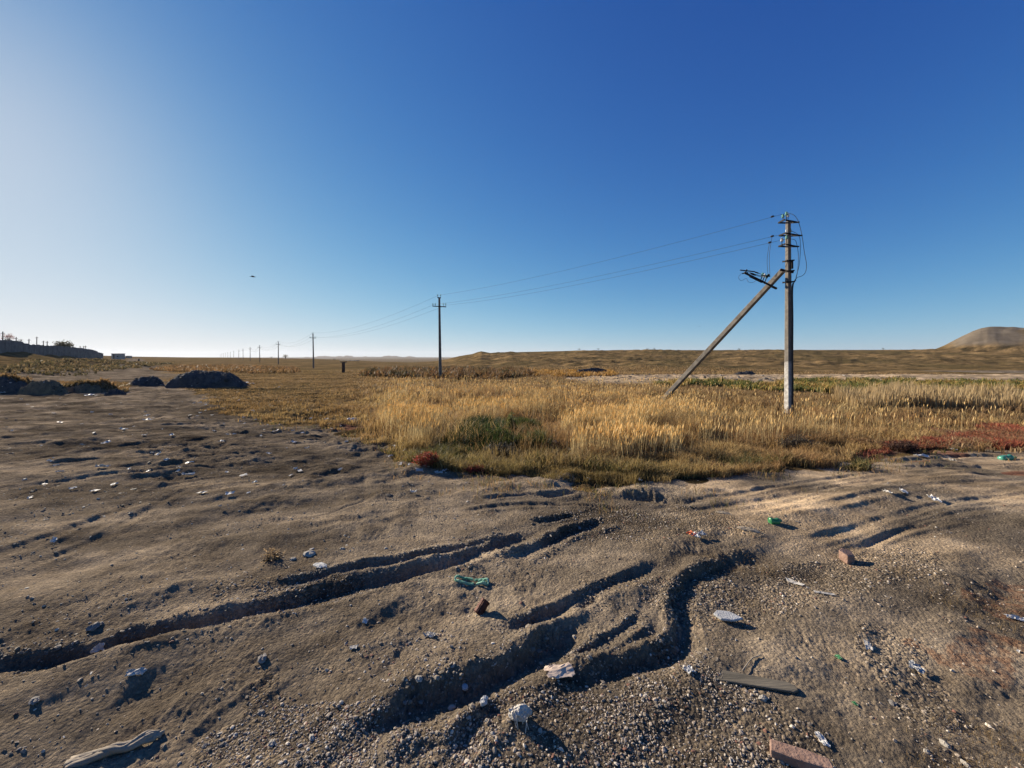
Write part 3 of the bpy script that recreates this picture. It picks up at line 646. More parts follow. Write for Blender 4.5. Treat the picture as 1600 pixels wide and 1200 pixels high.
# ------------------------------------------------------------------ poles
def concrete_mat():
    m, n = new_mat('pole_concrete'); L = n.links.new
    tc = N(n, 'ShaderNodeTexCoord'); no = N(n, 'ShaderNodeTexNoise'); no.inputs['Scale'].default_value = 7; no.inputs['Detail'].default_value = 8; no.inputs['Roughness'].default_value = .7; L(tc.outputs['Object'], no.inputs['Vector'])
    cr = N(n, 'ShaderNodeValToRGB'); e = cr.color_ramp.elements; e[0].position = .32; e[0].color = (.105, .092, .080, 1); e[1].position = .7; e[1].color = (.23, .205, .178, 1); L(no.outputs[0], cr.inputs[0])
    mp = N(n, 'ShaderNodeMapping'); mp.inputs['Scale'].default_value = (14, 14, .7); L(tc.outputs['Object'], mp.inputs[0]); st = N(n, 'ShaderNodeTexNoise'); st.inputs['Scale'].default_value = 2; L(mp.outputs[0], st.inputs['Vector'])
    cs = N(n, 'ShaderNodeValToRGB'); e = cs.color_ramp.elements; e[0].position = .35; e[0].color = (.75, .74, .72, 1); e[1].position = .65; e[1].color = (1.1, 1.08, 1.05, 1); L(st.outputs[0], cs.inputs[0])
    mm = N(n, 'ShaderNodeMix', data_type='RGBA', blend_type='MULTIPLY'); mm.inputs[0].default_value = 1; L(cr.outputs[0], mm.inputs[6]); L(cs.outputs[0], mm.inputs[7])
    b = N(n, 'ShaderNodeBump'); b.inputs['Strength'].default_value = .4; b.inputs['Distance'].default_value = .01; L(no.outputs[0], b.inputs['Height'])
    p = N(n, 'ShaderNodeBsdfPrincipled'); p.inputs['Roughness'].default_value = .9; L(b.outputs[0], p.inputs['Normal'])
    # whitewashed foot: worn pale paint below 1.85 m
    sx = N(n, 'ShaderNodeSeparateXYZ'); L(tc.outputs['Object'], sx.inputs[0]); ad = N(n, 'ShaderNodeMath', operation='MULTIPLY_ADD'); L(no.outputs[0], ad.inputs[0]); ad.inputs[1].default_value = .55; L(sx.outputs[2], ad.inputs[2])
    ww = N(n, 'ShaderNodeMath', operation='LESS_THAN'); L(ad.outputs[0], ww.inputs[0]); ww.inputs[1].default_value = 2.12
    oi = N(n, 'ShaderNodeValToRGB'); e = oi.color_ramp.elements; e[0].position = .45; e[0].color = (.30, .28, .26, 1); e[1].position = .62; e[1].color = (.52, .50, .47, 1); L(no.outputs[0], oi.inputs[0])
    m2 = N(n, 'ShaderNodeMix', data_type='RGBA'); L(ww.outputs[0], m2.inputs[0]); L(mm.outputs[2], m2.inputs[6]); L(oi.outputs[0], m2.inputs[7]); L(m2.outputs[2], p.inputs['Base Color'])
    o = N(n, 'ShaderNodeOutputMaterial'); L(p.outputs[0], o.inputs[0]); return m
M_pole = concrete_mat()
M_conc = noisy('weathered_concrete', (.115,.10,.085), (.23,.205,.175), 5, .9, .4)
M_iron = noisy('dark_iron', (.010,.009,.010), (.022,.017,.015), 20, .7, .2, spec=.15)
M_glass = noisy('green_glass', (.10,.26,.19), (.22,.40,.30), 20, .12, 0, spec=.8)
M_porc = noisy('white_porcelain', (.62,.62,.58), (.75,.74,.70), 20, .25, 0, spec=.6)
M_wire = noisy('aluminium_wire', (.06,.06,.07), (.10,.10,.11), 30, .9, 0, spec=.05)
M_rubber = noisy('black_rubber', (.012,.012,.014), (.028,.028,.03), 20, .6, .1)

def insulator(mb_pin, mb_ins, base, up=Vector((0,0,1)), h=.16, r=.05):
    base = Vector(base); mb_pin.tube([base, base+up*h], .013, 6)
    mb_ins.lathe(base+up*(h-.02), [(.022,0),(r,.012),(r*1.02,.035),(r*.62,.05),(r*.62,.062),(r*.86,.075),(r*.80,.10),(r*.45,.115),(r*.5,.13),(r*.2,.14)], 12, up)
bx, by, bz = gp(1232, 645)
D1 = by
def near_pole():
    root = empty('utility_pole', (bx, by, bz), 'tall braced concrete power pole with pale foot at the right of the field', 'utility pole')
    top = PW(1231.5, 346, D1); b0 = Vector((bx, by, bz-.4))
    rz = R(20)
    m = MB(); d = top-b0; n = 7; V = []; Fc = []
    for i in range(n+1):
        t = i/n; c = b0+d*t; wx = .235+(.145-.235)*t; wy = .20+(.125-.20)*t; ch = .02
        sec = [(-wx/2+ch,-wy/2),(wx/2-ch,-wy/2),(wx/2,-wy/2+ch),(wx/2,wy/2-ch),(wx/2-ch,wy/2),(-wx/2+ch,wy/2),(-wx/2,wy/2-ch),(-wx/2,-wy/2+ch)]
        for x, y in sec: V.append((c.x+x*math.cos(rz)-y*math.sin(rz), c.y+x*math.sin(rz)+y*math.cos(rz), c.z))
    for i in range(n):
        for k in range(8): Fc.append((i*8+k, i*8+(k+1)%8, (i+1)*8+(k+1)%8, (i+1)*8+k))
    Fc += [tuple(range(7, -1, -1)), tuple(n*8+k for k in range(8))]; m.add(V, Fc); m.build('shaft', M_pole, root)
    # brace
    fx, fy, fz = gp(1037, 623); foot = Vector((fx, fy, fz)); tp = PW(1222, 424, D1+.25); dd = (tp-foot).normalized()
    br = MB(); br.beam(foot-dd*.4, tp+dd*.08,   .23, .20, .19, .16); bo = br.build('brace', M_conc, root, bevel=.02)
    px_m = D1/F
    def frame(py, left, right, name='pin_bracket'):
        """iron loop clamped round the shaft, seen as a flat trapezium"""
        c = PW(1231.5, py, D1); q = MB(); th = .03; z = 0
        L_ = c+Vector((-left*px_m, -.22, .01)); Lb = c+Vector((-left*px_m*.82, .25, .07)); R_ = c+Vector((right*px_m, -.20, -.06)); Rb = c+Vector((right*px_m*.8, .22, .05))
        for a, b in ((L_, R_), (Lb, Rb), (L_-Vector((.08,.06,0)), Lb), (R_+Vector((.06,-.04,-.01)), Rb)): q.beam(a, b, th, .05)
        return q.build(name, M_iron, root), L_, Lb, R_, Rb
    def ins(pt, mat, h=.17, r=.055, up=Vector((0,0,1))):
        p, i = MB(), MB(); insulator(p, i, pt, up, h, r); k = i.build('insulator', mat, root, smooth=True); p.build('pin', M_iron, k) if False else p.build('insulator_pin', M_iron, root)
        return Vector(pt)+up*(h+.06)
    a = []
    _, l, lb, r_, rb = frame(347.5, 10, 7.5)
    a.append(ins(l+Vector((.02,0,.02)), M_glass, .17)); a.append(ins(lb+Vector((.14,-.05,.02)), M_glass, .17)); ins(l+Vector((.10,.03,.05)), M_porc, .10, .05)
    _, l2, lb2, r2, rb2 = frame(368, 8.5, 12)
    a.append(ins(rb2+Vector((.0,.0,.02)), M_glass, .14)); a.append(ins(l2+Vector((.05,.1,.0)), M_porc, .06, .035))
    _, l3, lb3, r3, rb3 = frame(385, 9.5, 7)
    a.append(ins(l3+Vector((.02,0,.02)), M_glass, .19)); a.append(ins(lb3+Vector((.09,-.05,.03)), M_porc, .16))
    for py in (408, 424, 441):
        c = PW(1231.5, py, D1); q = MB()
        for s in (-1, 1): q.beam(c+Vector((-.13, s*.115, s*.02)), c+Vector((.15, s*.115, -s*.01)), .018, .045)
        for s in (-1, 1): q.beam(c+Vector((s*.115, -.13, 0)), c+Vector((s*.115, .13, 0)), .018, .045)
        q.build('clamp_band', M_iron, root)
    q = MB(); c = PW(1237.5, 413, D1-.12); q.beam(c+Vector((0,0,.14)), c-Vector((0,0,.16)), .06, .06); q.build('bracket_plate', M_iron, root)
    q = MB(); c = PW(1226, 424, D1+.1); q.beam(PW(1219, 421.5, D1+.1), PW(1240, 425.5, D1-.1), .06, .07); q.build('brace_bolt', M_iron, root)
    # disconnector arm on the brace
    tA = (1206-1041)/(1222-1041); A0 = foot.lerp(tp, .885); A0 = Vector((PW(1210, 449, A0.y-.16)))
    yb = A0.y; tip = PW(1163, 426, yb-.55); q = MB(); q.beam(A0, tip, .05, .055); dd2 = (tip-A0)
    q.beam(A0+dd2*.42-Vector((0,0,.02)), A0+dd2*.82-Vector((0,0,.02)), .06, .075)
    q.beam(A0-dd2*.08+Vector((0,.02,0)), A0+dd2*.12+Vector((0,.02,0)), .07, .06); arm = q.build('switch_arm', M_iron, root)
    q = MB(); e = tip; q.beam(PW(1156.5, 422, e.y-.1), PW(1179, 424.5, e.y+.1), .03, .035); q.beam(PW(1159.5, 427.5, e.y+.12), PW(1169, 426, e.y), .035, .035); q.beam(PW(1167, 421, e.y), PW(1164.5, 427, e.y), .035, .035)
    q.build('switch_crossbar', M_iron, root)
    for k, (x0, y0, x1, y1) in enumerate(((1178,424.5,1194,430),(1170,426,1189,431),(1173,428,1191,433))):
        y = e.y+.15+.22*k; q = MB(); aa, b = PW(x0, y0, y), PW(x1, y1, y+.1); q.tube([aa, b], .009, 6); q.tube([aa.lerp(b,.1), aa.lerp(b,.42)], .024, 8); q.build('fuse_tube', M_iron, root)
    for k, (x0, y0) in enumerate(((1187.5,440.5),(1190.5,442),(1194,443.5))):
        y = yb-.35+.06*k; p = MB(); p.tube([PW(x0, y0, y), PW(x0+3.5, y0-9, y)], .016, 6); p.build('insulator_pin', M_iron, root)
        i = MB(); insulator(MB(), i, PW(x0+3.4, y0-8.6, y), Vector((.25,0,1)).normalized(), .03, .048); i.build('insulator', M_porc if k == 1 else M_glass, root, smooth=True)
    q = MB(); q.beam(PW(1190, 430.5, yb-.3), PW(1203, 431.5, yb-.3), .04, .05); q.beam(PW(1197.5, 434.5, yb-.3), PW(1201.5, 428.5, yb-.3), .04, .05); q.build('switch_contact', M_iron, root)
    return a, root
ATT, POLE1 = near_pole()
def wire(name, pts, r, mat, label, cat='wire', group=None, n=5):
    q = MB(); q.tube(pts, r, n); o = q.build(name, mat, smooth=True); rooted(o); return tag(o, label, cat, group)
def cat_pts(P, n=8): return [Vector(p) for p in catmull([tuple(p) for p in P], n)]
wire('feeder_cable', cat_pts([PW(1238.5,646,D1-.1), PW(1238.6,600,D1-.13), PW(1238.2,560,D1-.13), PW(1238.4,500,D1-.13), PW(1238.2,450,D1-.13), PW(1243,437,D1-.17)]), .028, M_rubber, 'thick black cable running down the right side of the braced pole', 'cable', n=8)
wire('cable_tail', cat_pts([PW(1243,437,D1-.17), PW(1246,433.5,D1-.17), PW(1254,430.5,D1-.2), PW(1259,424,D1-.2), PW(1260,412,D1-.2), PW(1257,395,D1-.2), PW(1252.5,365,D1-.1), PW(1246,343,D1-.1), PW(1236,334,D1+.1), ATT[1]]), .009, M_rubber, 'outermost thin cable looping right of the braced pole to its top', 'cable')
wire('cable_tail', cat_pts([PW(1243,437,D1-.17), PW(1244.5,430.5,D1-.2), PW(1249,412,D1-.2), PW(1250.5,385,D1-.2), PW(1248,368,D1), ATT[2]]), .008, M_rubber, 'middle thin cable rising to the glass insulator at the right of the braced pole', 'cable')
wire('cable_tail', cat_pts([PW(1243,437,D1-.17), PW(1246,425,D1-.25), PW(1247.5,400,D1-.25), PW(1245,382,D1-.2), PW(1240,374,D1-.15), ATT[5]]), .008, M_rubber, 'innermost thin cable curling close to the shaft of the braced pole', 'cable')
wire('loop_wire', cat_pts([PW(1159,427,D1+.3), PW(1154,433,D1+.3), PW(1158,438.5,D1+.3), PW(1166,435,D1+.3), PW(1169,440,D1+.3), PW(1176,441.5,D1+.3), PW(1183,437,D1+.3)], 6), .006, M_wire, 'thin looped loose wire hanging under the switch arm tip')

M_farpole = noisy('far_pole_concrete', (.11,.095,.08), (.19,.165,.14), 3, .9, .3)
def pole_proto(hgt):
    root = empty('utility_pole', (0,0,0), '', 'utility pole', 'line of power poles running to the horizon')
    q = MB(); q.lathe((0,0,-.4), [(.16,0),(.155,.4),(.12,hgt*.6),(.095,hgt+.4)], 8); q.build('shaft', M_farpole, root)
    q = MB(); z = hgt-.86
    q.beam((-.62,-.12,z+.04), (.62,-.12,z-.03), .07, .075); q.beam((-.1,-.06,z), (.1,-.06,z), .28, .05); q.build('crossarm', M_iron, root)
    for x in (-.58, -.36, .36, .58):
        p, i = MB(), MB(); insulator(p, i, (x, -.12, z+.03), h=.15, r=.055); i.build('insulator', M_glass, root, smooth=True); p.build('insulator_pin', M_iron, root)
    q = MB(); q.beam((-.17,0,hgt-.02), (.14,0,hgt-.05), .08, .09); q.build('top_bracket', M_iron, root)
    for x in (-.15, .12):
        p, i = MB(), MB(); insulator(p, i, (x, 0, hgt), h=.16, r=.05); i.build('insulator', M_glass, root, smooth=True); p.build('insulator_pin', M_iron, root)
    return root
def copy_tree(o, parent=None):
    kids = [c for c in o.children]
    c = o.copy(); col.objects.link(c)
    if parent: c.parent = parent
    for ch in kids: copy_tree(ch, c)
    return c
PP = [688, 490, 435, 406, 391, 380, 373, 365, 360, 356, 352, 349, 346.5, 344.3]
LAB = ['bare concrete power pole standing alone at the middle of the skyline', 'second pole of the receding line, between wooden post and small tree',
  'third pole of the receding line, just left of the small tree', 'fourth pole of the receding line, first of the crowded ones', 'fifth pole of the receding line of power poles',
  'sixth pole of the receding line of power poles', 'seventh pole of the receding line, close beside the sixth', 'eighth pole of the receding line of power poles']
HG = 7.45; proto = pole_proto(HG); POLES = []
for i, x in enumerate(PP):
    Yp = D1*907/(x-325); Xp = (x-CX)/F*Yp; z = float(macro(np.array([Xp]), np.array([Yp]))[0])
    o = proto if i == 0 else copy_tree(proto); zt = {0: PW(0, 463, Yp).z, 1: PW(0, 521.5, Yp).z, 2: PW(0, 534, Yp).z}.get(i)
    zz = z if zt is None else zt-HG
    if i > 2: zz = min(z, PW(0, 557-(557-534)*121/Yp, Yp).z-HG+.3*random.random())
    o.location = (Xp, Yp, min(zz, z+.05)); o.rotation_euler = (R(random.uniform(-.6, .6)), R(random.uniform(-1.0, .8)), R(8))
    o['label'] = LAB[i] if i < len(LAB) else 'tiny power pole at the far left end of the receding line'
    o['group'] = 'line of power poles running to the horizon' if i < len(LAB) else 'tiniest poles at the end of the line'; POLES.append((o, Xp, Yp, o.location[2]))
def span(a, b, sag, n=26): return [a.lerp(b, t/n)-Vector((0,0,4*sag*(t/n)*(1-t/n))) for t in range(n+1)]
def pt(i, k):
    _, X, Y, z = POLES[i]; return Vector((X+{0:-.12, 1:-.56, 2:.56}[k], Y, z+HG+{0:.2, 1:-.66, 2:-.72}[k]))
S1 = [ATT[0], PW(1228.5, 364.5, D1), PW(1224, 374.5, D1-.2)]
NM = ['top', 'middle', 'lowest']
for k in range(3):
    wire('power_line', span(S1[k], pt(0, k), .30), .0055, M_wire, '%s wire strung from the braced pole to the lone middle pole' % NM[k], 'power line', 'wires from the braced pole')
for i in range(4):
    for k in range(3):
        wire('power_line', span(pt(i, k), pt(i+1, k), 1.0+.25*i, 14), .0065+.003*i, M_wire, 'sagging %s wire between the %s and %s poles of the receding line' % (NM[k], ['first','second','third','fourth'][i], ['second','third','fourth','fifth'][i]), 'power line', 'wires of the receding line')
w1 = span(S1[1], pt(0,1), .30, 60); w2 = span(S1[2], pt(0,2), .30, 60)
def on_span(W, px): return min(W, key=lambda p: abs(CX+F*p.x/p.y-px))
for W, px, lab, ex in ((w1, 1209, 'right hand thin jumper wire dropping to the switch arm', 1203), (w2, 1201, 'left hand thin jumper wire dropping to the switch arm', 1200)):
    a = on_span(W, px); b = PW(ex, 430, D1+.45); md = a.lerp(b, .5)+Vector((-.06, 0, 0)); wire('jumper_wire', cat_pts([a, md, b]), .007, M_wire, lab)
for W, px, lab in ((span(S1[0], pt(0,0), .30, 60), 1202, 'dark wire clamp on the top wire left of the braced pole'), (w1, 1209, 'dark wire clamp on the middle wire left of the braced pole'), (w2, 1201, 'dark wire clamp on the lowest wire left of the braced pole')):
    a = on_span(W, px); q = MB(); q.lathe(a-Vector((.05,0,.0)), [(.012,-.01),(.032,.01),(.036,.05),(.032,.09),(.012,.11)], 8, Vector((1,-.9,.2))); tag(rooted(q.build('wire_clamp', M_rubber, smooth=True)), lab, 'clamp')

# ------------------------------------------------------------------ heaps
M_heap = noisy('dark_soil', (.036,.036,.040), (.085,.080,.078), 3, .95, .9, 14, .06)
M_heapb = noisy('brown_soil', (.09,.075,.055), (.20,.15,.09), 3, .95, .9, 14, .06)
def heap(px0, px1, pyb, pyt, flat, seed, label, mat=M_heap, depth=.8, name='soil_heap', rough=.05):
    cx, cy, _ = gp((px0+px1)/2, pyb); hw = (px1-px0)/2*cy/F; hd = hw*depth; cy += hd*.75; cx = ((px0+px1)/2-CX)/F*cy; hw *= cy/(cy-hd*.75)
    zt = PW(0, pyt, cy).z; n = 120; u = np.linspace(-1.25, 1.25, n); U, V = np.meshgrid(u, u); d = np.sqrt(U*U+V*V)
    X = cx+U*hw; Y = cy+V*hd; zb = macro(X.ravel(), Y.ravel()).reshape(n, n); hh = zt-float(macro(np.array([cx]), np.array([cy]))[0])
    dn = d*(1+.16*fbm(U, V, 1.1, 3, seed)); pr = np.clip(1-dn**(2.0+2.5*flat), 0, 1)
    Z = zb-.25*ss(.95, 1.2, dn)-.05+hh*pr*(1+rough*fbm(U, V, 1.3, 4, seed+5))+(.07*fbm(X, Y, 1.6, 3, seed+9)+.10*np.abs(fbm(X, Y, 4.5, 4, seed+8, .6)))*ss(1.08, .9, dn)
    P = np.stack([X.ravel(), Y.ravel(), Z.ravel()], -1); i = np.arange(n-1)[:, None]; j = np.arange(n-1)[None]; a = i*n+j
    Fc = np.stack([a, a+1, a+n+1, a+n], -1).reshape(-1, 4); o = np_mesh(name, P, Fc, mat, None, True); return tag(rooted(o), label, 'heap', 'soil heaps on the waste ground')
heap(266, 386, 606, 580.0, .52, 1, 'largest dark soil heap, flat topped, left of the dry field', depth=.5)
heap(209, 256, 602, 588.2, .35, 2, 'small blackish soil heap just left of the largest heap', depth=.7)
heap(166, 196, 618, 609, .3, 3, 'lowest little dark soil mound at the end of the left berm')
heap(-60, 62, 614, 590, .6, 4, 'long dark overgrown berm at the left edge of the photo', depth=.35, rough=.3)
heap(30, 110, 616, 596.5, .35, 5, 'brown weedy berm joined to the long dark berm', M_heapb, .35, rough=.35)
heap(90, 186, 614, 599, .2, 6, 'low russet berm with grass beside the dirt track', M_heapb, .35, rough=.4)
heap(1143, 1182, 586, 580.2, .2, 8, 'dark soil mound beyond the dirt road between brace and pole', depth=.4)
heap(893, 955, 585, 576.0, .3, 9, 'long dark rubble mound at the foot of the far slope', depth=.3, rough=.4)
def heap_clods():
    g = np.random.default_rng(91); dg = bpy.context.evaluated_depsgraph_get(); dg.update(); X = []; Y = []; Z = []
    for px0, px1, yb in ((262, 392, 606), (206, 258, 602), (-20, 200, 615)):
        for _ in range(1500):
            px = g.uniform(px0, px1); d = g.uniform(24, 30) if px0 > 200 else g.uniform(20, 25); x = (px-CX)/F*d; h, loc, nn, ix, ob, mt = C.ray_cast(dg, Vector((x, d, 6)), Vector((0, 0, -1)))
            if h and ob.name.startswith('soil_heap'): X.append(x); Y.append(d); Z.append(loc.z)
    X, Y, Z = map(np.array, (X, Y, Z)); s = np.clip(np.exp(g.normal(math.log(.085), .5, len(X))), .03, .32); q = g.random((len(X), 1))
    stones('heap_clods', X, Y, Z-s*.1, s, np.where(q < .06, np.array([.35,.33,.30]), np.array([.06,.056,.052])*(.5+1.2*g.random((len(X), 1)))), g, 'dark clods and lumps covering the soil heaps')
heap_clods()
def berm_grass():
    g = np.random.default_rng(88); n = 16000; px = g.uniform(-10, 200, n); py = np.full(n, 607.)+g.uniform(-7, 8, n); X = []; 
    Y = 1.98*F/(py-HY); Xx = (px-CX)/F*Y; dg = bpy.context.evaluated_depsgraph_get(); dg.update(); Z = np.empty(n); ok = np.zeros(n, bool)
    for i in range(n):
        h, loc, *_ = C.ray_cast(dg, Vector((Xx[i], Y[i], 6)), Vector((0,0,-1))); Z[i] = loc.z if h else 0; ok[i] = h
    f = np.clip(.5+.8*fbm(Xx, Y, .7, 2, 4), 0, 1)*(g.random(n) < .9); k = ok&(g.random(n) < .25+f); f = f[k][:, None]
    cc = np.array([.22,.13,.055])*f+np.array([.09,.07,.035])*(1-f); r = np.hypot(Xx[k], Y[k])
    o, _ = blades('berm_grass', Xx[k], Y[k], Z[k], g.uniform(.08, .3, k.sum()), r*.0022, cc*g.uniform(.7, 1.4, (k.sum(), 1)), M_grass, g, lean=.6); tag(o, 'rusty dry grass growing over the left berms', 'grass', kind='stuff')
berm_grass()

# ------------------------------------------------------------------ shrubs and weeds
def shrub(name, px, py, rad, hgt, cols, seed, label, n=900, leaf=.02, cat='shrub', stemcol=None, up=.5):
    x0, y0, z0 = gp(px, py); g = np.random.default_rng(seed); root = empty(name, (x0, y0, z0), label, cat)
    ns = 26; st = MB(); tips = []
    for i in range(ns):
        a = g.uniform(0, 6.28); rr_ = rad*math.sqrt(g.random())*.9; e = np.array([math.cos(a)*rr_, math.sin(a)*rr_*.8, hgt*(1-.55*(rr_/rad)**2)*g.uniform(.75, 1.05)])
        P = [Vector((x0, y0, z0-.02))+Vector((e[0]*t**.8, e[1]*t**.8, e[2]*t))+Vector((0,0,0)) for t in (0, .35, .7, 1)]; st.tube(P, .006+.002*hgt, 4, .002); tips.append(e)
    st.build('stems', M_stem, root)
    T = np.array(tips); k = g.integers(0, ns, n); t = g.uniform(.35, 1.02, n); P = np.stack([T[k,0]*t**.8, T[k,1]*t**.8, T[k,2]*t], -1)+g.normal(0, rad*.13, (n, 3)); P[:, 2] = np.maximum(P[:, 2], .005)
    d = g.normal(0, 1, (n, 3)); d[:, 2] = np.abs(d[:, 2])*up*2; d /= np.linalg.norm(d, axis=1)[:, None]; s = np.cross(d, g.normal(0, 1, (n, 3))); s /= np.linalg.norm(s, axis=1)[:, None]
    L = leaf*g.uniform(.6, 1.5, (n, 1)); V = np.stack([P-s*L*.16, P+s*L*.16, P+d*L+s*L*.05], 1).reshape(-1, 3); Fc = np.arange(3*n).reshape(-1, 3)
    cs = np.array(cols); cc = cs[g.integers(0, len(cs), n)]*g.uniform(.6, 1.3, (n, 1)); o = np_mesh('foliage', V, Fc, M_green, np.repeat(cc, 3, 0)); o.parent = root
    return root
M_stem = noisy('stem', (.06,.045,.025), (.13,.10,.05), 30, .9, .1)
shrub('red_shrub', 668, 728, .21, .18, [(.26,.045,.035),(.33,.075,.05),(.17,.035,.025),(.20,.12,.04)], 201, 'small crimson bush at the left front of the grass field', 2600, .03)
shrub('red_shrub', 740, 737, .17, .07, [(.20,.035,.035),(.28,.06,.05)], 202, 'low crimson mat under the front edge of the grass', 1000, .03)
shrub('dead_shrub', 1243, 703, .42, .20, [(.045,.035,.028),(.08,.06,.045),(.11,.09,.065)], 203, 'dark tangled dead bush in front of the braced pole', 4200, .045)
shrub('dead_shrub', 1412, 706, .26, .16, [(.06,.03,.025),(.11,.06,.04)], 204, 'dark reddish dead bush among the red plants on the right', 2400, .04)
shrub('dead_shrub', 1118, 738, .20, .10, [(.10,.05,.03),(.16,.09,.05)], 205, 'flat dark russet bush on the grass edge beside the road bend', 1600, .04)
shrub('dark_weed', 785, 712, .34, .17, [(.05,.045,.035),(.09,.08,.06),(.13,.12,.10)], 206, 'grey dead twiggy weed in front of the green grass tuft', 2600, .045)
shrub('tall_weed', 800, 690, .13, .62, [(.09,.11,.03),(.14,.16,.05),(.20,.19,.07)], 207, 'tall leafy green weed rising above the green grass tuft', 1300, .05, up=.9)
shrub('tall_weed', 775, 700, .30, .36, [(.035,.055,.015),(.06,.085,.02),(.09,.11,.03)], 208, 'bushy dark green weed clump at the middle of the field edge', 4600, .055, up=.9)
shrub('tall_weed', 835, 700, .24, .32, [(.035,.055,.015),(.07,.085,.025),(.10,.11,.04)], 209, 'smaller dark green weed clump right of the bushy one', 3000, .05, up=.9)
shrub('dry_weed', 425, 872, .10, .06, [(.35,.25,.15),(.24,.17,.10)], 210, 'little tan dry weed on bare dirt left of the white lump', 160, .03)
shrub('dry_weed', 1352, 700, .30, .16, [(.26,.14,.06),(.34,.22,.10)], 211, 'russet dry weed between the dead bushes on the right', 2200, .04)

# ------------------------------------------------------------------ trees behind
M_bark = noisy('bark', (.05,.04,.03), (.10,.08,.06), 6, .9, .5)
def tree(x, y, z, hgt, rad, cols, seed, label, n=2200, name='tree', sq=.8):
    root = empty(name, (x, y, z), label, 'tree'); g = np.random.default_rng(seed); q = MB()
    q.tube([(x,y,z-.3),(x+.02,y,z+hgt*.3),(x+.08,y,z+hgt*.75)], hgt*.035, 7, hgt*.012); C0 = []
    for i in range(14):
        a = g.uniform(0, 6.28); e = g.uniform(-.1, 1.2); L = rad*g.uniform(.55, .95); b = Vector((x, y, z+hgt*g.uniform(.3, .6))); t = Vector((x+math.cos(a)*math.cos(e)*L, y+math.sin(a)*math.cos(e)*L, z+hgt-rad*sq+math.sin(e)*L*sq))
        q.tube([b, b.lerp(t, .5)+Vector((0,0,.05*hgt)), t], hgt*.014, 5, hgt*.004); C0.append(t-Vector((x,y,z)))
    q.build('trunk', M_bark, root); k = g.integers(0, len(C0), n); P = np.array([tuple(c) for c in C0])[k]+g.normal(0, rad*.2, (n, 3))
    d = g.normal(0, 1, (n, 3)); d /= np.linalg.norm(d, axis=1)[:, None]; s = np.cross(d, g.normal(0, 1, (n, 3))); s /= np.linalg.norm(s, axis=1)[:, None]; L = rad*.10*g.uniform(.6, 1.5, (n, 1))
    V = np.stack([P-s*L*.5, P+s*L*.5, P+d*L], 1).reshape(-1, 3); cs = np.array(cols); cc = cs[g.integers(0, len(cs), n)]*g.uniform(.6, 1.3, (n, 1)); o = np_mesh('crown', V, np.arange(3*n).reshape(-1, 3), M_green, np.repeat(cc, 3, 0)); o.parent = root
def mz(x, y): return float(macro(np.array([x], float), np.array([y], float))[0])
def at(px, Y): x = (px-CX)/F*Y; return x, Y, mz(x, Y)
TG = [(.06,.06,.03),(.10,.09,.05),(.14,.11,.06)]
x, y, z = at(100, 128); tree(x, y, PW(0, 534, 128).z-5.0, 5.0, 2.6, TG, 301, 'broad bare looking tree behind the left boundary wall', 1800)
x, y, z = at(12, 82); tree(x, y, PW(0, 522.5, 82).z-3.6, 3.6, 1.0, [(.30,.14,.13),(.36,.20,.17),(.2,.1,.1)], 302, 'small pinkish tree above the wall at the left edge', 420)
x, y, z = at(31, 95); tree(x, y, PW(0, 529, 95).z-2.6, 2.6, .5, TG, 303, 'tiny dark sapling above the wall near the pinkish tree', 160)
x, y, z = at(446, 300); tree(x, y, PW(0, 554, 300).z-4.6, 4.6, 1.9, [(.12,.10,.05),(.18,.14,.07)], 304, 'small round tree on the skyline right of the third far pole', 500)
x, y, z = at(522, 360); tree(x, y, PW(0, 560.3, 360).z-4, 4, 2.0, TG, 305, 'faint low tree left of the wooden post on the skyline', 300)
x, y, z = at(424, 380); tree(x, y, PW(0, 557, 380).z-3, 3, 1.2, TG, 306, 'tiny tree on the skyline left of the third far pole', 200)
def bushes():
    for i, (px, Y, pt_) in enumerate(((1012,148,545),(1022,148,544.8),(1155,148,545),(1380,148,545.4),(905,150,546.2),(935,150,546.2))):
        x, y, z = at(px, Y); zt = PW(0, pt_, Y).z; hh = max(.7, zt-z); tree(x, y, z-.1, hh+.1, hh*.8, TG, 320+i, ['lone dark bush on the ridge left of the brace', 'slightly larger bush beside it on the ridge crest', 'low pale bush on the ridge between brace and pole',
          'tiny bush on the ridge left of the round mound', 'wide dark bush on the left part of the ridge crest', 'second wide dark bush on the left part of the ridge crest'][i], 260, 'ridge_bush', .6)
bushes()

# ------------------------------------------------------------------ boundary wall, posts, buildings, person
M_wall = noisy('wall_concrete', (.10,.095,.09), (.20,.185,.17), .8, .9, .4, 4)
def bwall():
    root = empty('boundary_wall', (-90, 70, mz(-90, 70)), 'long dark concrete wall on the bank at the left edge', 'wall'); g = random.Random(5); k = -26.0; hh = 2.3; i = 0
    while k < 84:
        L = 3.0; x0, y0 = -90-.608*k, 70+.794*k; x1, y1 = -90-.608*(k+L-.04), 70+.794*(k+L-.04); z0 = min(mz(x0, y0), mz(x1, y1))-.2; t = (k+26)/92
        ptop = np.interp((CX+F*x0/y0), [-600, 0, 28, 40, 60, 110, 130, 147, 152, 175], [520, 531.5, 533, 538, 539, 542, 544.5, 547.5, 550.5, 555]); zt = EYE-(ptop-HY)/F*y0+g.uniform(-.06, .06)
        zt = max(zt, z0+.5); q = MB(); q.beam(((x0),(y0),(z0+zt)/2), (x1,y1,(z0+zt)/2), .14, zt-z0); q.build('wall_panel', M_wall, root)
        q = MB(); q.beam((x0,y0,z0-.2), (x0,y0,zt+.08), .24, .24); q.build('wall_post', M_wall, root); k += L; i += 1
bwall()
M_wood = noisy('old_wood', (.07,.055,.045), (.16,.13,.10), 6, .9, .5, stretch=(1,1,.15))
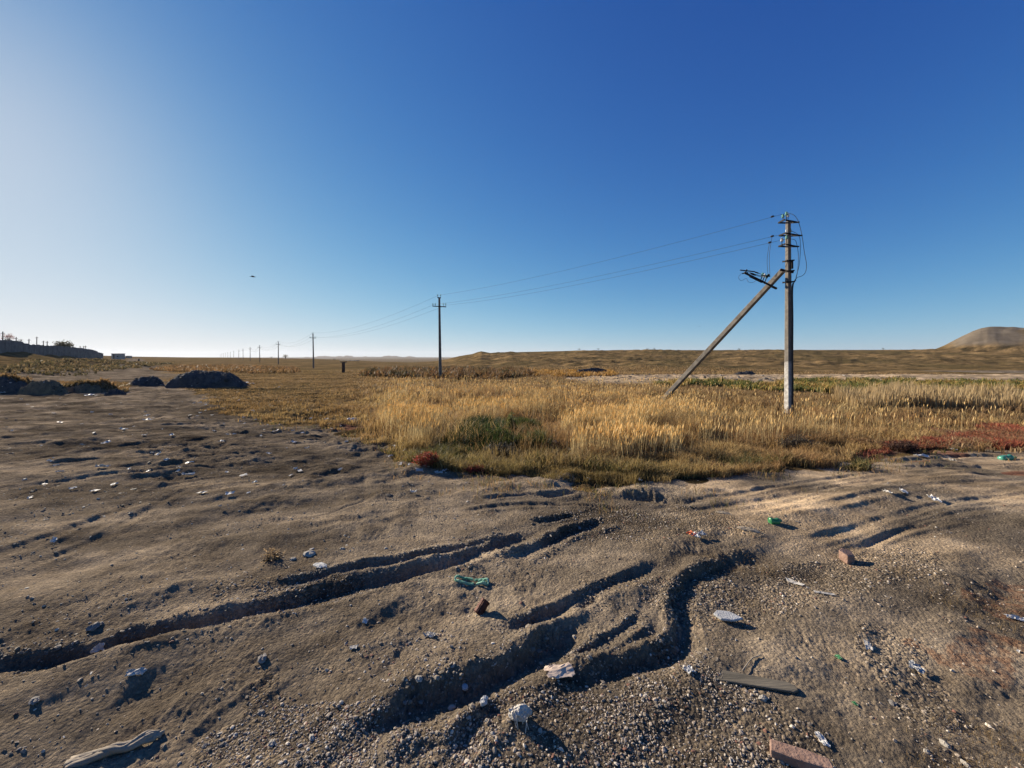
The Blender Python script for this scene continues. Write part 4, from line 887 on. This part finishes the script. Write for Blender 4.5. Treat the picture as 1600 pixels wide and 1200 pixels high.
for px, pt_, Y, lab in ((4,518,78,'tall thin post above the wall at the far left edge'),(25,526.5,96,'short thin post right of the pinkish tree'),(45,529.5,104,'stout grey post where the wall steps down'),(57.3,526,108,'tallest thin post above the middle of the wall'),
     (67.5,532.5,112,'thin post just right of the tallest one above the wall'),(73.5,533,112,'dark post left of the broad tree above the wall'),(114,539,130,'faint short post right of the broad tree'),(125,540.5,134,'faint post near the far end of the wall'),
     (130.5,540.5,136,'left post of the close pair near the wall end'),(133.5,540,136,'right post of the close pair near the wall end')):
    x, y, z = at(px, Y); q = MB(); q.tube([(x, y, z-.2), (x+.05, y, PW(0, pt_, Y).z)], .11, 6, .08); q.beam((x-.4, y, PW(0, pt_, Y).z-.35), (x+.45, y, PW(0, pt_, Y).z-.32), .08, .08)
    tag(rooted(q.build('line_post', M_wood)), lab, 'post', 'posts behind the left wall')
def shed(px0, px1, pyt, Y, label, mat, dr=True):
    x0, x1 = (px0-CX)/F*Y, (px1-CX)/F*Y; zb = min(mz(x0, Y), mz(x1, Y))-.3; zt = PW(0, pyt, Y).z; root = empty('shed', ((x0+x1)/2, Y, zb), label, 'building'); D = (x1-x0)*.6; cx = (x0+x1)/2
    q = MB(); q.beam((cx, Y, (zb+zt-.15)/2), (cx, Y+D, (zb+zt-.15)/2), x1-x0, zt-.15-zb); q.build('walls', mat, root)
    q = MB(); q.beam((cx, Y-.25, zt-.07), (cx, Y+D+.25, zt+.02), x1-x0+.4, .16); q.build('roof', M_wall, root)
    q = MB(); w_ = (x1-x0); q.beam((cx-w_*.22, Y-.03, zb+.3), (cx-w_*.22, Y-.03, zt-.5), w_*.14, .08); q.build('door', M_iron, root)
    q = MB(); q.beam((cx+w_*.22, Y-.03, (zb+zt)/2-.2), (cx+w_*.22, Y-.03, (zb+zt)/2+.4), w_*.16, .06); q.build('window', M_iron, root)
M_pale = noisy('pale_render', (.24,.23,.22), (.36,.34,.31), 1, .9, .2)
shed(174, 187.5, 552.3, 230, 'flat roofed pale shed on the skyline right of the wall', M_pale)
shed(196, 202.5, 556, 300, 'smaller low shed on the skyline between flat shed and walker', M_pale)
shed(527, 555, 563.3, 290, 'long low dark building on the skyline behind the wooden post', M_wall)
# wooden marker post
x, y, z = gp(536.5, 582.5); root = empty('marker_post', (x, y, z), 'stout dark wooden post standing in the field left of middle', 'post')
q = MB(); q.beam((x, y, z-.3), (x+.02, y, PW(0, 566.5, y).z), .34*y/55, .3); q.build('post', noisy('dark_wood', (.035,.022,.018), (.07,.045,.035), 5, .9, .5), root, bevel=.03)
q = MB(); zt = PW(0, 565.6, y).z; q.beam((x-.35, y, zt), (x+.40, y, zt), .35, .12); q.build('cap_board', M_wood, root)

def skin(name, joints, edges, mat, parent, sub=2):
    me = bpy.data.meshes.new(name); me.from_pydata([j[0] for j in joints], edges, []); o = bpy.data.objects.new(name, me); col.objects.link(o); me.materials.append(mat)
    s = o.modifiers.new('skin', 'SKIN'); o.modifiers.new('sub', 'SUBSURF').levels = 1; o.modifiers['sub'].render_levels = sub
    for v, j in zip(me.skin_vertices[0].data, joints): v.radius = (j[1], j[1])
    me.skin_vertices[0].data[0].use_root = True; o.parent = parent; return o
M_cloth = noisy('dark_clothes', (.02,.02,.025), (.04,.038,.042), 10, .9, .2); M_skin = noisy('skin', (.35,.22,.16), (.40,.26,.19), 10, .6, .05)
x, y = (217-CX)/F*125, 125.0; z = PW(0, 566, 125).z; z = min(z, mz(x, y)+.02) if mz(x, y) > z-.5 else mz(x, y)
z = mz(x, y)
pr = empty('person', (x, y, z), 'distant person in dark clothes walking along the dirt track', 'person')
J = [((0,0,.95),.15),((0,0,1.2),.15),((0,0,1.42),.15),((0,0,1.52),.06),((0,.01,1.66),.105),((.1,0,.9),.1),((.13,.12,.5),.075),((.13,.22,.08),.05),((.14,.1,.04),.05),((-.1,0,.9),.1),((-.12,-.06,.5),.075),((-.12,-.2,.1),.05),((-.13,-.3,.05),.05),
     ((.2,0,1.4),.07),((.27,-.06,1.12),.05),((.26,-.2,.9),.04),((-.2,0,1.4),.07),((-.27,.05,1.12),.05),((-.26,-.08,.88),.04)]
skin('body', J, [(0,1),(1,2),(2,3),(3,4),(0,5),(5,6),(6,7),(7,8),(0,9),(9,10),(10,11),(11,12),(2,13),(13,14),(14,15),(2,16),(16,17),(17,18)], M_cloth, pr)
# birds
M_bird = noisy('dark_feathers', (.015,.015,.018), (.04,.038,.04), 20, .8, .1)
def bird(px, py, Y, span_, label, bank):
    p = PW(px, py, Y); root = empty('bird', p, label, 'bird'); s = span_/2
    J = [((.02,0,0),.09*s),((.32*s,0,.01),.07*s),((.45*s,0,.03),.05*s),((.55*s,0,.02),.012*s),((-.3*s,0,-.01),.05*s),((-.6*s,0,-.0),.035*s)]
    skin('body', J, [(0,1),(1,2),(2,3),(0,4),(4,5)], M_bird, root, 2)
    for sg in (-1, 1):
        q = MB(); V = []; ch = [(.0,.20,-.22),(.35,.22,-.22),(.7,.12,-.2),(1.0,-.12,-.2)]
        for t, f, b in ch: V += [(f*s, sg*t*s, .03+(.16*math.sin(t*2.2))*s), (b*s, sg*t*s, .02+(.14*math.sin(t*2.2))*s)]
        Vb = [(a, b, c-.012*s) for a, b, c in V]; n = len(V); Fc = [(2*i, 2*i+1, 2*i+3, 2*i+2) for i in range(3)]+[(n+2*i, n+2*i+2, n+2*i+3, n+2*i+1) for i in range(3)]+[(2*i, 2*i+2, n+2*i+2, n+2*i) for i in range(3)]+[(2*i+1, n+2*i+1, n+2*i+3, 2*i+3) for i in range(3)]+[(6, 7, n+7, n+6)]
        me = bpy.data.meshes.new('wing'); me.from_pydata(V+Vb, [], Fc); me.materials.append(M_bird); w_ = bpy.data.objects.new('wing', me); col.objects.link(w_); w_.parent = root
    root.rotation_euler = (R(bank), R(4), R(25))
bird(395, 432.5, 40, .95, 'dark bird gliding alone in the sky at left', 8)
bird(1092.5, 510, 90, .7, 'tiny bird in the sky just left of the leaning brace', 14)

# ------------------------------------------------------------------ loose objects on the ground
M_plastic = noisy('white_plastic', (.52,.50,.47), (.80,.77,.72), 12, .5, .4, trans=.2, spec=.3)
M_paper = noisy('dirty_paper', (.34,.31,.27), (.60,.56,.49), 14, .7, .3)
M_blue = noisy('pale_blue_film', (.33,.33,.33), (.56,.56,.55), 14, .35, .3, trans=.2)
M_green_pl = noisy('green_plastic', (.03,.20,.07), (.12,.36,.17), 18, .25, .2, trans=.35, spec=.6)
M_teal = noisy('teal_plastic', (.04,.28,.19), (.14,.45,.33), 18, .25, .2, trans=.35, spec=.6)
M_mint = noisy('faded_green_strap', (.10,.28,.17), (.32,.52,.38), 18, .45, .2)
M_orange = noisy('orange_print', (.80,.20,.07), (.86,.28,.12), 12, .5, .2)
M_rust = noisy('rusty_tin', (.035,.010,.008), (.12,.035,.02), 22, .6, .5, metal=.3)
M_brick = noisy('broken_brick', (.22,.13,.095), (.34,.22,.165), 18, .9, .6)
M_slab = noisy('grey_slab', (.36,.36,.35), (.52,.51,.49), 22, .85, .5)
M_board = noisy('weathered_board', (.08,.070,.052), (.17,.145,.108), 7, .9, .6, stretch=(.25,2,2))
M_card = noisy('cardboard', (.50,.38,.29), (.62,.49,.38), 6, .85, .1)
M_root = noisy('bleached_wood', (.20,.165,.125), (.36,.30,.23), 9, .9, .8, stretch=(.3,1.5,1.5))
M_rock = noisy('rock', (.12,.11,.10), (.30,.27,.24), 9, .9, .7)
M_rocklt = noisy('pale_rock', (.25,.225,.19), (.44,.40,.34), 12, .9, .6)
def sheet(px, py, sx, sy, crump, mat, seed, name, label, cat, group=None, rz=None, n=9, lift=0, tilt=0):
    """crumpled sheet with thickness, lying on the ground"""
    x, y, z = gp(px, py); g = np.random.default_rng(seed); a = g.uniform(0, 6.28) if rz is None else rz; u = np.linspace(-.5, .5, n); U, V = np.meshgrid(u, u)
    o1 = U+.10*fbm(U, V, 3, 2, seed); o2 = V+.10*fbm(U, V, 3, 2, seed+3); rag = 1-.30*ss(.3, .5, np.maximum(abs(U), abs(V)))*np.abs(fbm(U, V, 5, 2, seed+7))
    Xl = o1*sx*rag; Yl = o2*sy*rag; Zl = crump*np.abs(fbm(U, V, 3.2, 3, seed+11))*(sx+sy)/2+.004+lift+tilt*U*sx
    X = x+Xl*math.cos(a)-Yl*math.sin(a); Y = y+Xl*math.sin(a)+Yl*math.cos(a); Zg = height(X.ravel(), Y.ravel()).reshape(n, n); Z = np.maximum(Zg+.003, Zg.mean()*.7+Zg*.3)+Zl
    P = np.stack([X.ravel(), Y.ravel(), Z.ravel()], -1); P2 = P.copy(); P2[:, 2] -= .003; i = np.arange(n-1)[:, None]; j = np.arange(n-1)[None]; q = (i*n+j)
    F1 = np.stack([q, q+1, q+n+1, q+n], -1).reshape(-1, 4); F2 = F1[:, ::-1]+n*n
    b = [k for k in range(n)]+[k*n+n-1 for k in range(1, n)]+[n*n-1-k for k in range(1, n)]+[k*n for k in range(n-2, 0, -1)]
    F3 = np.array([(b[k], b[k]+n*n, b[(k+1)%len(b)]+n*n, b[(k+1)%len(b)]) for k in range(len(b))])
    o = np_mesh(name, np.concatenate([P, P2]), np.concatenate([F1, F2, F3]), mat, None, False); return tag(rooted(o), label, cat, group)
def lump(px, py, sx, sy, sz, mat, seed, name, label, cat, group=None, rz=None, rough=.35, sink=.35, smooth=False, n=10, freq=1.6):
    x, y, z = gp(px, py); g = np.random.default_rng(seed); a = g.uniform(0, 6.28) if rz is None else rz; V = []; Fc = []
    for i in range(n+1):
        th = math.pi*i/n
        for j in range(2*n):
            ph = math.pi*j/n; V.append((math.sin(th)*math.cos(ph), math.sin(th)*math.sin(ph), math.cos(th)))
    V = np.array(V); q = fbm(V[:,0]+V[:,2]*.7, V[:,1]-V[:,2]*.5, freq, 3, seed); V = V*(1+rough*q)[:, None]
    for i in range(n):
        for j in range(2*n): Fc.append((i*2*n+j, (i+1)*2*n+j, (i+1)*2*n+(j+1)%(2*n), i*2*n+(j+1)%(2*n)))
    V = V*np.array([sx/2, sy/2, sz/2]); ca, sa = math.cos(a), math.sin(a); P = np.stack([x+V[:,0]*ca-V[:,1]*sa, y+V[:,0]*sa+V[:,1]*ca, z+V[:,2]+sz*(.5-sink)], -1)
    o = np_mesh(name, P, np.array(Fc), mat, None, smooth); return tag(rooted(o), label, cat, group)
def slab(px, py, outline, th, mat, name, label, cat, rz=0, tilt=0, bev=.004, lift=0, group=None):
    x, y, z = gp(px, py); V = []; n = len(outline)
    for k in (0, 1):
        for u, v in outline:
            X = x+u*math.cos(rz)-v*math.sin(rz); Y = y+u*math.sin(rz)+v*math.cos(rz); V.append((X, Y, z+lift+k*th+tilt*v))
    q = MB(); q.add(V, [tuple(range(n-1, -1, -1)), tuple(range(n, 2*n))]+[(i, (i+1)%n, n+(i+1)%n, n+i) for i in range(n)]); o = q.build(name, mat, bevel=bev); return tag(rooted(o), label, cat, group)
# board, slab, cardboard
slab(1163, 1063, [(-.235,-.03),(-.19,-.04),(.21,-.036),(.235,-.02),(.23,.012),(.20,.026),(-.10,.036),(-.225,.04)], .012, M_board, 'old_board', 'old grey board lying on the gravel at lower right', 'board', rz=R(-13), lift=-.001)
slab(1138, 971, [(-.082,.022),(-.045,.052),(.028,.042),(.085,-.012),(.02,-.03),(-.055,-.022)], .014, M_slab, 'stone_slab', 'flat light grey slab fragment right of the curved rut', 'slab', rz=R(-2), lift=.020, tilt=.12)
sheet(874, 1050, .155, .085, .02, M_card, 402, 'cardboard_piece', 'tan cardboard piece on the rut rim at lower middle', 'cardboard', rz=R(14), lift=.006)
# brick fragments
slab(1322, 877, [(-.05,-.03),(.02,-.05),(.07,-.01),(.04,.045),(-.03,.04)], .075, M_brick, 'brick_fragment', 'upright reddish brick fragment with long shadow on the right road', 'brick', rz=R(30), tilt=.25, bev=.008)
slab(1250, 1192, [(-.11,-.028),(-.02,-.035),(.11,-.03),(.105,.02),(.03,.03),(-.10,.03)], .04, M_brick, 'brick_fragment', 'long pinkish brick piece cut off by the bottom edge', 'brick', rz=R(-22), bev=.006)
# rusty tin can
x, y, z = gp(753, 957); q = MB(); q.lathe((x, y, z+.035), [(.001,-.045),(.030,-.045),(.033,-.04),(.029,-.02),(.032,0),(.029,.02),(.033,.042),(.028,.045),(.024,.03),(.001,.028)], 16, Vector((.55,.5,.65))); tag(rooted(q.build('rusty_can', M_rust)), 'rusty dark tin can casting a shadow below the green strap', 'can')
# green strap: two flattened loops of a torn bottle
x, y, z = gp(740, 911)
def ring(cx, cy, rx, ry, a0, a1, w_, th, rz):
    P = []; n = 24
    for i in range(n+1):
        a = a0+(a1-a0)*i/n; u, v = math.cos(a)*rx, math.sin(a)*ry; X = x+cx+u*math.cos(rz)-v*math.sin(rz); Y = y+cy+u*math.sin(rz)+v*math.cos(rz); P.append(Vector((X, Y, H(X, Y)+.012+.006*math.sin(3*a))))
    for i in range(n): q.beam(P[i], P[i+1]+(P[i+1]-P[i])*.15, w_, th, w_*.95, th)
q = MB(); ring(-.065, -.006, .068, .030, .5, 5.9, .010, .014, R(2)); ring(.055, .006, .050, .034, 3.9, 8.9, .013, .014, R(12)); ring(.062, .012, .030, .016, 1, 5.6, .008, .012, R(20))
tag(rooted(q.build('green_strap', M_mint)), 'torn green plastic strap loops half buried in the middle dirt', 'plastic strap')
def bottle(px, py, L, r, mat, capm, rz, label, crush=.5):
    x, y, z = gp(px, py); root = empty('plastic_bottle', (x, y, z), label, 'bottle', rz=rz); root.matrix_basis; ax = Vector((math.cos(rz), math.sin(rz), .06)).normalized()
    q = MB(); q.lathe(Vector((x, y, z+r*crush))-ax*L/2, [(.001,0),(r*.7,.004),(r,.02*L/.25),(r*.96,L*.22),(r*.80,L*.3),(r*.98,L*.38),(r*.9,L*.55),(r,L*.68),(r*.7,L*.82),(r*.36,L*.9),(r*.34,L*.97)], 14, ax)
    q.v = [(p[0], p[1], z+(p[2]-z)*(1-.15*math.sin(p[0]*60))) for p in q.v]
    bpy.context.view_layer.update(); q.build('bottle_body', mat, root, smooth=True); q = MB(); q.lathe(Vector((x, y, z+r*crush))-ax*L/2+ax*L*.955, [(r*.44,0),(r*.44,L*.06),(r*.3,L*.065)], 12, ax); q.build('cap', capm, root); return root
bottle(1211, 817, .12, .034, M_green_pl, M_teal, R(5), 'crushed bright green bottle lying on the road bend')
bottle(1574, 718, .27, .05, M_teal, M_green_pl, R(2), 'teal plastic bottle lying by the red plants at right')
bottle(590, 671, .22, .05, M_plastic, M_paper, R(60), 'white bottle lying at the left front of the grass')
bottle(551, 657, .34, .06, M_plastic, M_blue, R(3), 'long clear bottle on the dirt left of the grass field')
bottle(480, 873, .001+.12, .03, M_plastic, M_paper, R(20), 'small whitish bottle buried beside the pale lump on the left') if False else None
# orange and white wrapper
wr = empty('wrapper', gp(1088, 840), 'crumpled orange and white wrapper on the stony patch', 'wrapper')
for nm, px, py, s, mt, sd in (('orange_panel', 1080, 839, .085, M_orange, 411), ('white_panel', 1088, 841, .08, M_plastic, 412), ('silver_panel', 1097, 839, .07, M_blue, 413)):
    o = sheet(px, py, s, s*.8, .28, mt, sd, nm, None, None, lift=.02); o.location = Vector(o.location)-Vector(wr.location); o.parent = wr
# white fibrous rag lump
lr = empty('frayed_rag', gp(812, 1128), 'bleached frayed rag lump near the bottom middle', 'rag')
o = lump(812, 1122, .10, .062, .055, M_rocklt, 421, 'rag_bundle', None, None, rz=R(15), rough=.3, sink=.1); o.data.materials[0] = noisy('bleached_cloth', (.50,.45,.38), (.80,.74,.65), 40, .9, 1, 90, .03); o.location = Vector(o.location)-Vector(lr.location); o.parent = lr
x, y, z = lr.location; q = MB(); gg = random.Random(9)
for k in range(9):
    a = gg.uniform(-2.0, .3); L = gg.uniform(.012, .03); b = Vector((x+gg.uniform(-.035,.04), y+gg.uniform(-.03,.02), z+.045)); d = Vector((math.cos(a)*L, math.sin(a)*L, 0)); e = b+d; e.z = H(e.x, e.y)+.004; q.tube([b, b.lerp(e,.5)+Vector((0,0,.004)), e], .0016, 4)
q.build('loose_threads', M_paper, lr)
# bleached root at the lower left
x, y, z = gp(200, 1172); q = MB(); base = [(-.20,-.045,.0),(-.13,-.03,.012),(-.06,-.01,.024),(0,.005,.02),(.05,.03,.03),(.085,.05,.02)]
for k in range(6):
    o_ = [(gg.uniform(-.012,.012), gg.uniform(-.016,.016), gg.uniform(-.006,.01)) for _ in base]; P = []
    for (a, b, c), (d, e, f) in zip(base, o_): P.append(Vector((x+a+d, y+b+e, H(x+a+d, y+b+e)+c+f-.008)))
    q.tube(cat_pts(P, 4), .016, 7, .008)
tag(rooted(q.build('driftwood', M_root, smooth=True)), 'bleached splintered wood chunk at the lower left corner', 'wood')
sheet(1076, 1050, .05, .05, .25, M_blue, 431, 'torn_film', 'torn shiny plastic film beside the old board', 'plastic film', lift=.004)
sheet(1357, 1010, .085, .035, .12, M_paper, 432, 'paper_scrap', 'dirty whitish paper scrap on gravel right of the board', 'paper')
sheet(1432, 1050, .06, .06, .35, M_blue, 433, 'plastic_bag', 'pale blue plastic bag at the lower right', 'bag', lift=.01)
sheet(1288, 928, .13, .035, .08, M_paper, 434, 'paper_strip', 'thin white strip of paper below the brick fragment', 'paper', rz=R(-25))
sheet(1285, 1158, .06, .035, .15, M_plastic, 435, 'torn_wrapper', 'small torn white wrapper near the bottom right', 'wrapper')
sheet(1310, 1029, .035, .02, .3, M_green_pl, 436, 'green_scrap', 'small green and white scrap left of the paper scrap', 'scrap')
sheet(1336, 1101, .02, .015, .3, M_green_pl, 437, 'green_scrap', 'tiny green scrap below the other green one', 'scrap')
sheet(1242, 912, .12, .05, .1, M_paper, 438, 'paper_scrap', 'pale flat scrap on gravel left of the thin strip', 'paper')
sheet(1590, 968, .11, .04, .15, M_plastic, 439, 'paper_scrap', 'white scrap at the right edge below the red patch', 'paper')
sheet(553, 1013, .045, .03, .12, M_paper, 440, 'paper_scrap', 'small pale square scrap between the two deep ruts', 'paper', rz=.1)
sheet(571, 972, .035, .03, .25, M_plastic, 441, 'paper_scrap', 'tiny white scrap above the pale square one', 'paper')
sheet(672, 994, .075, .04, .3, M_paper, 442, 'crumpled_paper', 'grey crumpled paper left of the rusty can', 'paper')
lump(483, 866, .10, .09, .035, M_rocklt, 443, 'pale_lump', 'chalky pale lump on the dirt above the long left rut', 'lump', rz=0, rough=.35)
lump(500, 884, .12, .06, .02, M_slab, 444, 'ash_patch', 'greyish crusty clod just below the chalky pale lump', 'clod', rz=-.4, rough=.5)
lump(458, 874, .05, .04, .02, M_rocklt, 445, 'pale_lump', 'smaller chalky lump left of the big chalky one', 'lump')
lump(148, 980, .075, .055, .035, M_rock, 446, 'rock', 'dark angular rock beside the left end of the long rut', 'rock')
sheet(152, 1014, .06, .03, .3, M_paper, 447, 'paper_scrap', 'pale scrap inside the shaded left rut', 'paper')
sheet(212, 1052, .085, .035, .12, M_paper, 448, 'paper_strip', 'whitish strip on the ridge below the left rut', 'paper', rz=.2)
lump(55, 1095, .05, .035, .018, M_rock, 449, 'stone_chunk', 'light stone chunk in the lower left rut corner', 'rock')
for k, (px, py, s, m_, lab) in enumerate(((408,1114,.028,M_rock,'round dark stone left of a pair at lower left'),(425,1162,.03,M_rocklt,'white pebble near the bottom at left of centre'),(487,1153,.028,M_rocklt,'pair of cream pebbles west of the deep middle rut'),(654,1061,.034,M_rocklt,'pale stone on the dirt left of the deep middle rut'),
    (706,1106,.03,M_rocklt,'oval pale stone lying in the deep middle rut'),(726,1080,.034,M_slab,'grey stone highest in the deep middle rut'),(756,1100,.04,M_slab,'grey chipped stone in the right part of the middle rut'),(762,1127,.022,M_rocklt,'light pebble left of the frayed rag'),
    (897,995,.022,M_rocklt,'white pebble on the shaded wall of the deep rut'),(632,1098,.022,M_rock,'dark stone on the upper rim of the middle rut'),(535,858,.035,M_rocklt,'pale stone on the dirt right of the chalky lump'),(603,857,.03,M_rocklt,'pale stone above the double rut'),(1395,1100,.03,M_rock,'dark stone on gravel at lower right'),
    (1476,1163,.03,M_rocklt,'cream stone close to the bottom right'),(1509,1195,.028,M_rocklt,'cream stone on the very bottom edge at right'),(1448,1175,.024,M_rocklt,'small cream stone left of the bottom right pair'),(1192,1092,.035,M_rocklt,'bright pebble under the right end of the board'),(410,1030,.05,M_rock,'grey rock on the shoulder left of the middle dirt'),(640,1005,.02,M_rock,'little dark stone in the middle dirt'))):
    lump(px, py, s*1.2, s*.9, s*.62, m_, 460+k, 'stone', lab, 'stone', 'larger loose stones in the foreground', n=7, sink=.42, rough=.4)
for k, (px, py, s, lab) in enumerate(((860,838,.06,'orange brown clod on the stony patch'),(905,822,.08,'dark clod at the end of the short rut'),(1130,803,.14,'fallen splinter of pale wood left of the green bottle'),(1168,828,.16,'broken pale twig right of the orange wrapper'),(1246,815,.05,'small clod right of the green bottle'))):
    lump(px, py, s, s*.35, s*.22, M_root if k in (2, 3) else M_rock, 490+k, 'wood_splinter' if k in (2, 3) else 'clod', lab, 'wood' if k in (2, 3) else 'clod', rz=-.6 if k in (2, 3) else None)
# small branch
x, y, z = gp(1172, 1030); q = MB(); P = [gp(1160, 1050), gp(1170, 1036), gp(1176, 1030), gp(1188, 1026)]; q.tube([Vector(p)+Vector((0,0,.008)) for p in P], .003, 5); tag(rooted(q.build('twig', M_root)), 'thin twig poking up by the upper left end of the board', 'twig')

# individual litter: bags, cups and papers picked out one by one
LIT = [(748,724,.10,.16,'white upright bag scrap in the grass edge right of the red bush'),(770,735,.13,.10,'left white wrapper under the green grass fringe'),(779,738,.12,.09,'right white wrapper under the green grass fringe'),(616,698,.12,.12,'white ball of film at the left grass corner'),
 (680,692,.16,.05,'flat white scrap in the short grass above the red bush'),(700,704,.14,.05,'flat grey scrap between short weeds above the red mat'),(867,692,.22,.10,'blue white bag caught in grass right of the green clump'),(888,703,.20,.07,'white plastic strip in grass farther right of the green clump'),
 (1000,752,.10,.06,'white scrap on the shaded ground under the grass edge'),(920,750,.06,.04,'tiny white scrap left of the shaded scrap under the grass'),(480,701,.12,.08,'bright white scrap alone on dirt left of the grass corner'),(420,710,.14,.04,'short flat white strip on dirt at left of centre'),
 (376,659,.12,.14,'roundish white bag beside the dark patch at the grass corner'),(382,662,.14,.06,'flat white piece touching the roundish bag'),(395,642,.16,.06,'white scrap lying just above the roundish bag'),(399,656,.10,.05,'small scrap right of the dark patch at the grass corner'),
 (366,679,.12,.06,'white scrap left of the pale tan dirt patch'),(373,626,.20,.10,'cream bag in the russet grass near the soil heap'),(312,630,.22,.08,'bright flat scrap left of the russet grass tip'),(303,631,.16,.05,'duller scrap touching the bright flat one'),
 (322,633,.15,.05,'grey white scrap right of the bright flat one'),(313,645,.20,.06,'white scrap in the dirt below the russet grass tip'),(308,650,.15,.05,'small white scrap just below another near the grass tip'),(291,599,.30,.18,'white bag at the foot of the largest soil heap'),
 (325,600,.30,.14,'second white bag on the right foot of the largest heap'),(376,596,.5,.12,'first pale sheet spilled right of the largest heap'),(386,598,.6,.12,'second pale sheet spilled right of the largest heap'),(394,600,.5,.08,'last pale sheet in the spill right of the heap'),
 (252,602,.45,.08,'white strip between the two dark heaps'),(278,605,.18,.10,'small white scrap left foot of the largest heap'),(60,612,.28,.14,'white bag at the foot of the left berm'),(122,611.5,.25,.12,'white bag on the russet left berm'),(140,617,.55,.08,'long white sheet under the russet berm'),
 (152,618,.3,.06,'short end sheet beside the long white one'),(4,614,.4,.12,'white bag cut by the left edge of the photo'),(8,613,.2,.12,'second white piece near the left edge bag'),(33,625.5,.14,.12,'little white scrap on the dirt below the left berm'),
 (19,674,.12,.06,'white scrap near the left edge on open dirt'),(144,644,.14,.08,'white scrap in the middle of the left dirt'),(173,648,.14,.06,'white scrap right of its neighbour on the left dirt'),(227,644,.12,.10,'upright white scrap on the left dirt'),
 (230,649,.25,.05,'broad pale scrap under the upright one'),(232,656,.35,.04,'long pale streak of film on the left dirt'),(192,671,.28,.05,'bright long strip on the left dirt'),(268,680,.18,.05,'white strip right of the bright long one'),(165,693,.22,.04,'thin white strip beside a shallow track'),
 (129,696,.12,.06,'white scrap left of the thin strip'),(78,721,.10,.06,'whitish lid on a dark clod at left'),(88,729,.10,.05,'bright scrap right of the whitish lid'),(160,731,.22,.07,'crumpled tan paper on the left dirt'),(238,708,.10,.06,'pinkish white scrap by the left pit'),
 (346,690,.16,.05,'pale strip below the tan dirt patch'),(295,743,.22,.05,'thin pale stick like scrap near the left track'),(398,755,.10,.04,'white scrap above the tread marks at left'),(461,734,.10,.05,'left white chip of three below the grass corner'),(532,735,.12,.035,'middle white chip of three below the grass corner'),
 (640,728,.12,.05,'right white chip of three below the grass corner'),(84,848,.10,.05,'white crust scrap on the left foreground dirt'),(344,793,.05,.03,'little pale chip on the mid left dirt'),(672,803,.04,.03,'tiny white chip right of the tread marks'),(645,771,.12,.05,'crumpled scrap above the tread marks'),
 (1386,771,.16,.04,'left white streak on the right road'),(1412,770,.18,.05,'right white streak on the right road'),(1460,782,.22,.05,'longer white streak farther along the right road'),(1488,721,.16,.10,'white scrap by the dark hole at the red plants'),(1490,704,.14,.08,'white scrap inside the red plant carpet'),
 (1440,713,.28,.05,'pale flat crust strip at the road edge'),(1586,597,.5,.3,'large white bag on the far dirt road at right'),(1556,598,.7,.2,'pale slab like sheet on the far dirt road'),(1318,587,.35,.2,'white scrap far behind the braced pole'),(1218,612,.3,.1,'white litter strip left of the pole foot'),
 (1287,618,.2,.1,'white scrap on the ditch line right of the pole'),(1300,624,.2,.1,'second white scrap on the ditch line right of the pole'),(1504,610,.2,.15,'cream scrap above the right reeds'),(470,592,.18,.2,'grey white lump in the left field grass'),(436,605,.14,.08,'white speck of litter in the left field grass'),
 (480,641,.12,.12,'white cup like scrap in the olive grass'),(510,655,.18,.05,'pale strip left of the long clear bottle'),(640,620,.12,.06,'cream scrap deep in the left field grass'),(470,625,.12,.06,'pale scrap amid the russet field grass'),(450,620,.12,.05,'pale scrap slightly left amid the russet grass')]
for k, (px, py, s, t, lab) in enumerate(LIT):
    s *= .68; sheet(px, py+.8, s, s*.55, min(.7, t/s*.8), [M_plastic, M_paper, M_plastic][k % 3], 500+k, 'litter', lab, 'litter', 'pieces of litter on the waste ground', n=6, lift=.015 if py > 640 else .03)
# bits no one could name one from another
gl = random.Random(12); sm = []
for k in range(98):
    if k < 55: px, py, nm = gl.uniform(0, 520), 612+gl.random()**1.3*170, 0
    elif k < 85: px, py, nm = gl.uniform(280, 700), 0, 1
    else: px, py, nm = gl.uniform(0, 1600), gl.uniform(800, 1190), 2
    if nm == 1: py = np.interp(px, [p[0] for p in EDGE], [p[1] for p in EDGE])+gl.uniform(-10, 14)
    if nm == 0 and in_poly(np.array([inv0(px, py)[0]]), np.array([inv0(px, py)[1]]), GRASS)[0]: py += 40
    s = [gl.uniform(.04, .12), gl.uniform(.05, .12), gl.uniform(.008, .018)][nm]
    sheet(px, py, s, s*gl.uniform(.3, .8), .2, gl.choice([M_plastic, M_paper, M_paper]), 700+k, 'litter_scrap', ['tiny pale scrap of litter lying on the open left dirt', 'tiny pale scrap of litter along the left edge of the grass', 'tiny pale chip of litter on the foreground dirt'][nm], 'litter',
          ['tiny scraps on the left dirt', 'tiny scraps along the grass edge', 'tiny chips in the foreground'][nm], n=4, lift=.006 if nm < 2 else .001)

# ------------------------------------------------------------------ haze
V = [(x, y, z) for z in (-60, 90) for x, y in ((-8000,-60),(8000,-60),(8000,8000),(-8000,8000))]
me = bpy.data.meshes.new('haze'); me.from_pydata(V, [], [(3,2,1,0),(4,5,6,7),(0,1,5,4),(1,2,6,5),(2,3,7,6),(3,0,4,7)]); hz = bpy.data.objects.new('haze', me); col.objects.link(hz); hz['kind'] = 'stuff'
m, n = new_mat('haze'); pv = N(n, 'ShaderNodeVolumePrincipled'); pv.inputs['Color'].default_value = (.80, .87, 1, 1); pv.inputs['Density'].default_value = .00007; pv.inputs['Anisotropy'].default_value = .2
o = N(n, 'ShaderNodeOutputMaterial'); n.links.new(pv.outputs[0], o.inputs['Volume']); me.materials.append(m)
